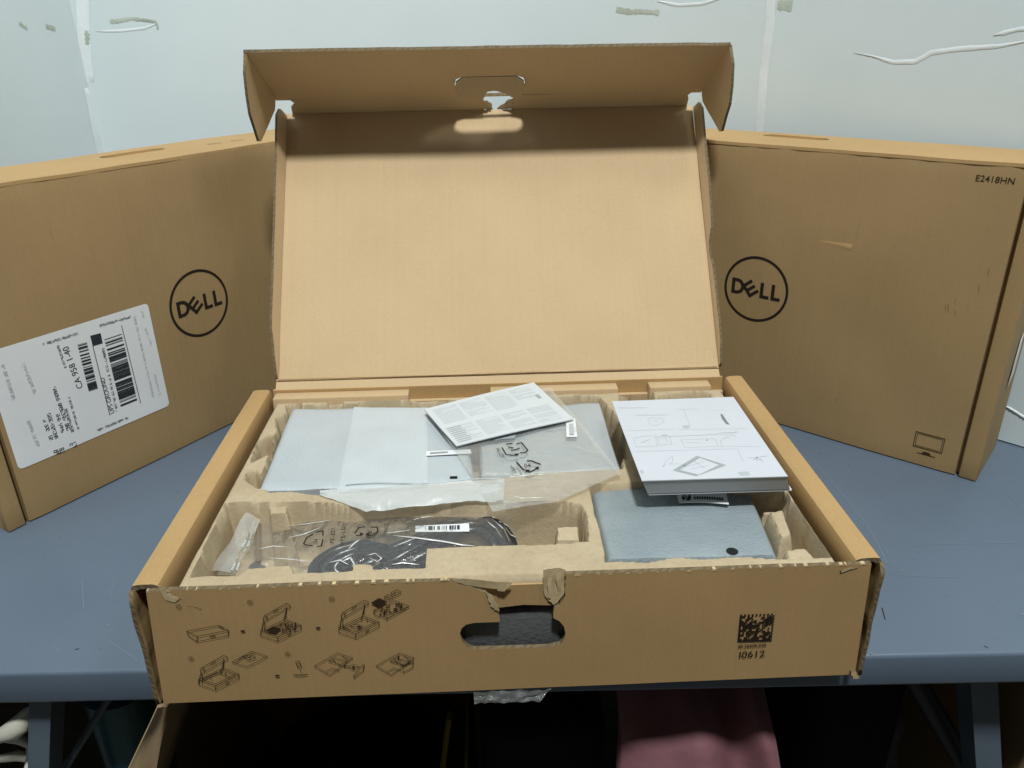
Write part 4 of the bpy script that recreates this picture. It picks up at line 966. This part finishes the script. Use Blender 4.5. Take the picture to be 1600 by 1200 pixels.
g4 = lambda x, y: (320+x*0.325, 770+y*0.325)
def L4(l): return [g4(*p) for p in l]
mk = pxline([L4(l) for l in [[(475, 245), (490, 215), (520, 200)], [(535, 190), (568, 182), (568, 205)], [(568, 225), (560, 255), (540, 258)], [(518, 255), (485, 250), (475, 245)], [(720, 195), (740, 168), (770, 163)], [(800, 165), (830, 165), (832, 185), (805, 205), (780, 205)], [(728, 205), (745, 205), (760, 200)]]], 2.2)
mk += [L4(p) for p in ([(770, 200), (790, 190), (792, 212)], [(745, 190), (762, 195), (745, 208)])]
mk += tpoly('04', 9, *g4(540, 245), R(80)); mk += tpoly('PE-LD', 9.5, *g4(620, 245), R(84), 1.0); mk += tpoly('>PE-LD<', 9.5, *g4(668, 252), R(84), 1.0); mk += tpoly('05', 9, *g4(800, 200), R(84)); mk += tpoly('PE-LD', 7.5, *g4(875, 200), R(84), 0.9)
link('recycling_marks', bagprint(mk, zipz, 0.0030), WORLD, zb_, INK)
lbz = lambda x, y: 0.112
lb = link('label', bagprint([L4([(1012, 188), (1272, 186), (1270, 147), (1012, 158)])], lbz, 0.0), WORLD, zb_, LABEL)
bars4 = []; rnd = random.Random(21); x = 1060
while x < 1228:
    wd = rnd.choice((2.5, 4, 6))
    if rnd.random() < 0.6: bars4.append(L4([(x, 178-(x-1060)*0.02), (x+wd, 178-(x-1060)*0.02), (x+wd, 160-(x-1060)*0.03), (x, 160-(x-1060)*0.03)]))
    x += wd
link('barcode', bagprint(bars4, lbz, 0.0006), WORLD, lb, INK_L)

# ------------------------------------------------------------------ under the bench
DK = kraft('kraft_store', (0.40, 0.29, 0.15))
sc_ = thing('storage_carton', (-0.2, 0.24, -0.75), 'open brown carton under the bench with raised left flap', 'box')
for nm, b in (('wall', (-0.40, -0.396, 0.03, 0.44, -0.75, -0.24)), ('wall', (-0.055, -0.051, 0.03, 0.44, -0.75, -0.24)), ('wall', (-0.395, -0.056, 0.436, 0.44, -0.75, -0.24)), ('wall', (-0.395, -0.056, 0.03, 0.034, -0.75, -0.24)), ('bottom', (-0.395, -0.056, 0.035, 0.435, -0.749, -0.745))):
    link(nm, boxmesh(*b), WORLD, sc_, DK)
def sheet4(pts, t=0.004):
    c = [Vector(p) for p in pts]; n = (c[1]-c[0]).cross(c[3]-c[0]).normalized()
    return grid(14, 14, lambda s, t_: bil(c, s, t_)+n*0.002*nz(s*3, t_*3, 1), t, -n)
link('flap', sheet4([Py(160, 1290, 0.024), Py(228, 1290, 0.034), Py(262, 1104, 0.034), Py(246, 1106, 0.024)]), WORLD, sc_, K_IN)
link('flap', sheet4([Py(228, 1290, 0.036), (-0.398, 0.30, -0.24), (-0.33, 0.28, -0.06), Py(262, 1104, 0.036)]), WORLD, sc_, DK)
link('flap', sheet4([(-0.39, 0.44, -0.24), (-0.06, 0.44, -0.24), (-0.06, 0.40, -0.07), (-0.36, 0.40, -0.07)]), WORLD, sc_, DK)
def blob(name, c, r, label, cat, m, seed=0, amp=0.25, n=40):
    def fn(s, t):
        th = 2*math.pi*s; ph = math.pi*(t-0.5); d = Vector((math.cos(ph)*math.cos(th), math.cos(ph)*math.sin(th), math.sin(ph)))
        k = 1+amp*noise.noise(d*1.6+Vector((seed, 0, 0)))+amp*0.4*noise.noise(d*4+Vector((0, seed, 0))); q = Vector([math.copysign(abs(x)**0.6, x) for x in d])
        return Vector((c[0]+q.x*r[0]*k, c[1]+q.y*r[1]*k, max(-0.7495, c[2]+q.z*r[2]*k)))
    return link(name, grid(n, n//2, fn), WORLD, None, m, label=label, category=cat)
BLK = plain('black_fabric', (0.012, 0.012, 0.013), 0.8, 0.2, 0.2, 200, 0.3, 0.001)
blob('black_sack', (-0.225, 0.235, -0.54), (0.13, 0.16, 0.18), 'black sack filling the open carton under the bench', 'sack', BLK, 1, 0.12)
tb_ = thing('tool_bag', (0.03, 0.25, -0.75), 'black bag with a yellow stripe under the bench, beside the brown carton', 'bag')
me = boxmesh(-0.035, 0.105, 0.10, 0.40, -0.75, -0.16, 0.02, 3); rough(me, 0.04, 0.006, 9); smooth(me, 50); link('body', me, WORLD, tb_, BLK)
link('stripe', tube([Py(702-1.5*k, 1118+12*k, 0.097) for k in range(12)], 0.008, 6, False, 0.4), WORLD, tb_, plain('yellow_webbing', (0.20, 0.155, 0.015), 0.8))
PINK = plain('pink_cloth', (0.25, 0.115, 0.128), 0.6, 0.3, 0.12, 60, 0.3, 0.003)
pc = [(0.110, -0.13, -0.70), (0.335, -0.13, -0.70), (0.262, 0.075, -0.075), (0.108, 0.075, -0.070)]
def pinkf(s, t):
    p = bil([Vector(q) for q in pc], s, t)
    f = 0.020*math.sin(7.5*s+1.2*nz(t*2, 1, 3)+2*t)+0.014*math.sin(17*s+3*t+2*nz(s*2, t*3, 1))+0.02*nz(s*3, t*4, 7)
    p.y += f*(0.35+0.65*(1-t)**0.5)+0.05*max(0, t-0.9)/0.1*0.6; p.x += 0.008*nz(t*5, s*2, 4); p.z += 0.010*nz(s*5, 1, 2)*t; return p
link('pink_cloth', grid(90, 60, pinkf, 0.02, Vector((0, 1, 0))), WORLD, None, PINK, label='pink cloth hanging in folds under the bench', category='cloth')
me = boxmesh(0.345, 0.468, 0.14, 0.42, -0.75, -0.12, 0.03, 3); rough(me, 0.04, 0.01, 7, 3.0); smooth(me, 50)
link('black_case', me, WORLD, None, BLK, label='black soft case under the bench, right of the pink cloth', category='case')
GRY = plain('grey_cover', (0.16, 0.17, 0.18), 0.7, 0.3, 0.3, 20, 0.4, 0.01)
blob('grey_bundle', (0.60, 0.42, -0.55), (0.11, 0.12, 0.2), 'grey bundle behind the right bench leg', 'bundle', GRY, 5, 0.2)
rc_ = thing('side_carton', (0.72, 0.17, -0.75), 'brown carton with pale top under the right end of the bench', 'box')
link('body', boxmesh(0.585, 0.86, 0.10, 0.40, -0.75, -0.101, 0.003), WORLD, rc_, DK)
link('top_sheet', rough(boxmesh(0.58, 0.865, 0.095, 0.405, -0.1005, -0.096), 0.05, 0.003, 10), WORLD, rc_, plain('pale_board', (0.45, 0.48, 0.42), 0.7))
WHT = plain('white_plastic', (0.55, 0.55, 0.46), 0.4, 0.5)
TEAL = plain('teal_plastic', (0.015, 0.11, 0.15), 0.35, 0.5)
bn = thing('teal_bin', (-0.43, 0.15, -0.75), 'teal plastic bin under the bench behind the left leg', 'bin')
link('shell', grid(36, 8, lambda s, t: Vector((-0.43+(0.028+0.010*t)*math.cos(2*math.pi*s), 0.15+(0.028+0.010*t)*math.sin(2*math.pi*s), -0.749+0.63*t))), WORLD, bn, TEAL)
link('lid', grid(36, 6, lambda s, t: Vector((-0.43+0.040*t*math.cos(2*math.pi*s), 0.15+0.040*t*math.sin(2*math.pi*s), -0.112-0.006*t*t))), WORLD, bn, TEAL)
hs = thing('white_hose', (-0.535, 0.08, -0.75), 'white ribbed hose coiled at the bottom left under the bench', 'hose')
pts = [Vector((-0.530+0.032*math.cos(k*0.5), 0.075+0.032*math.sin(k*0.5), -0.26+0.0021*k)) for k in range(60)]
link('coil', tube(pts, [0.0042+0.0016*(k % 2) for k in range(60)], 10), WORLD, hs, WHT)
link('nozzle', tube([Py(0, 1150, 0.06), Py(18, 1142, 0.062), Py(34, 1130, 0.065), Py(46, 1112, 0.07), Py(54, 1106, 0.07)], [0.007, 0.010, 0.010, 0.006, 0.004], 12), WORLD, hs, WHT)
link('stem', tube([(-0.535, 0.08, -0.745), (-0.535, 0.08, -0.29)], 0.03, 12), WORLD, hs, BLK)
# ------------------------------------------------------------------ film folds as pale tubes: their whitish colour puts in the bags' glints
def crease(parent, pts, zf, r=0.0006, off=0.0004, m=CREASE_GLINT):
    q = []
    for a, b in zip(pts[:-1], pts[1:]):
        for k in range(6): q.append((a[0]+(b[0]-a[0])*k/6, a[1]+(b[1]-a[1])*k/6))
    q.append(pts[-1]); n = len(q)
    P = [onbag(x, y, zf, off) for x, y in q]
    link('crease', tube(P, [max(0.00012, r*math.sin(math.pi*(k+0.3)/(n-0.4))**0.7) for k in range(n)], 6, False, 0.6), WORLD, parent, m)  # a fold of the film, coloured pale as a painted highlight
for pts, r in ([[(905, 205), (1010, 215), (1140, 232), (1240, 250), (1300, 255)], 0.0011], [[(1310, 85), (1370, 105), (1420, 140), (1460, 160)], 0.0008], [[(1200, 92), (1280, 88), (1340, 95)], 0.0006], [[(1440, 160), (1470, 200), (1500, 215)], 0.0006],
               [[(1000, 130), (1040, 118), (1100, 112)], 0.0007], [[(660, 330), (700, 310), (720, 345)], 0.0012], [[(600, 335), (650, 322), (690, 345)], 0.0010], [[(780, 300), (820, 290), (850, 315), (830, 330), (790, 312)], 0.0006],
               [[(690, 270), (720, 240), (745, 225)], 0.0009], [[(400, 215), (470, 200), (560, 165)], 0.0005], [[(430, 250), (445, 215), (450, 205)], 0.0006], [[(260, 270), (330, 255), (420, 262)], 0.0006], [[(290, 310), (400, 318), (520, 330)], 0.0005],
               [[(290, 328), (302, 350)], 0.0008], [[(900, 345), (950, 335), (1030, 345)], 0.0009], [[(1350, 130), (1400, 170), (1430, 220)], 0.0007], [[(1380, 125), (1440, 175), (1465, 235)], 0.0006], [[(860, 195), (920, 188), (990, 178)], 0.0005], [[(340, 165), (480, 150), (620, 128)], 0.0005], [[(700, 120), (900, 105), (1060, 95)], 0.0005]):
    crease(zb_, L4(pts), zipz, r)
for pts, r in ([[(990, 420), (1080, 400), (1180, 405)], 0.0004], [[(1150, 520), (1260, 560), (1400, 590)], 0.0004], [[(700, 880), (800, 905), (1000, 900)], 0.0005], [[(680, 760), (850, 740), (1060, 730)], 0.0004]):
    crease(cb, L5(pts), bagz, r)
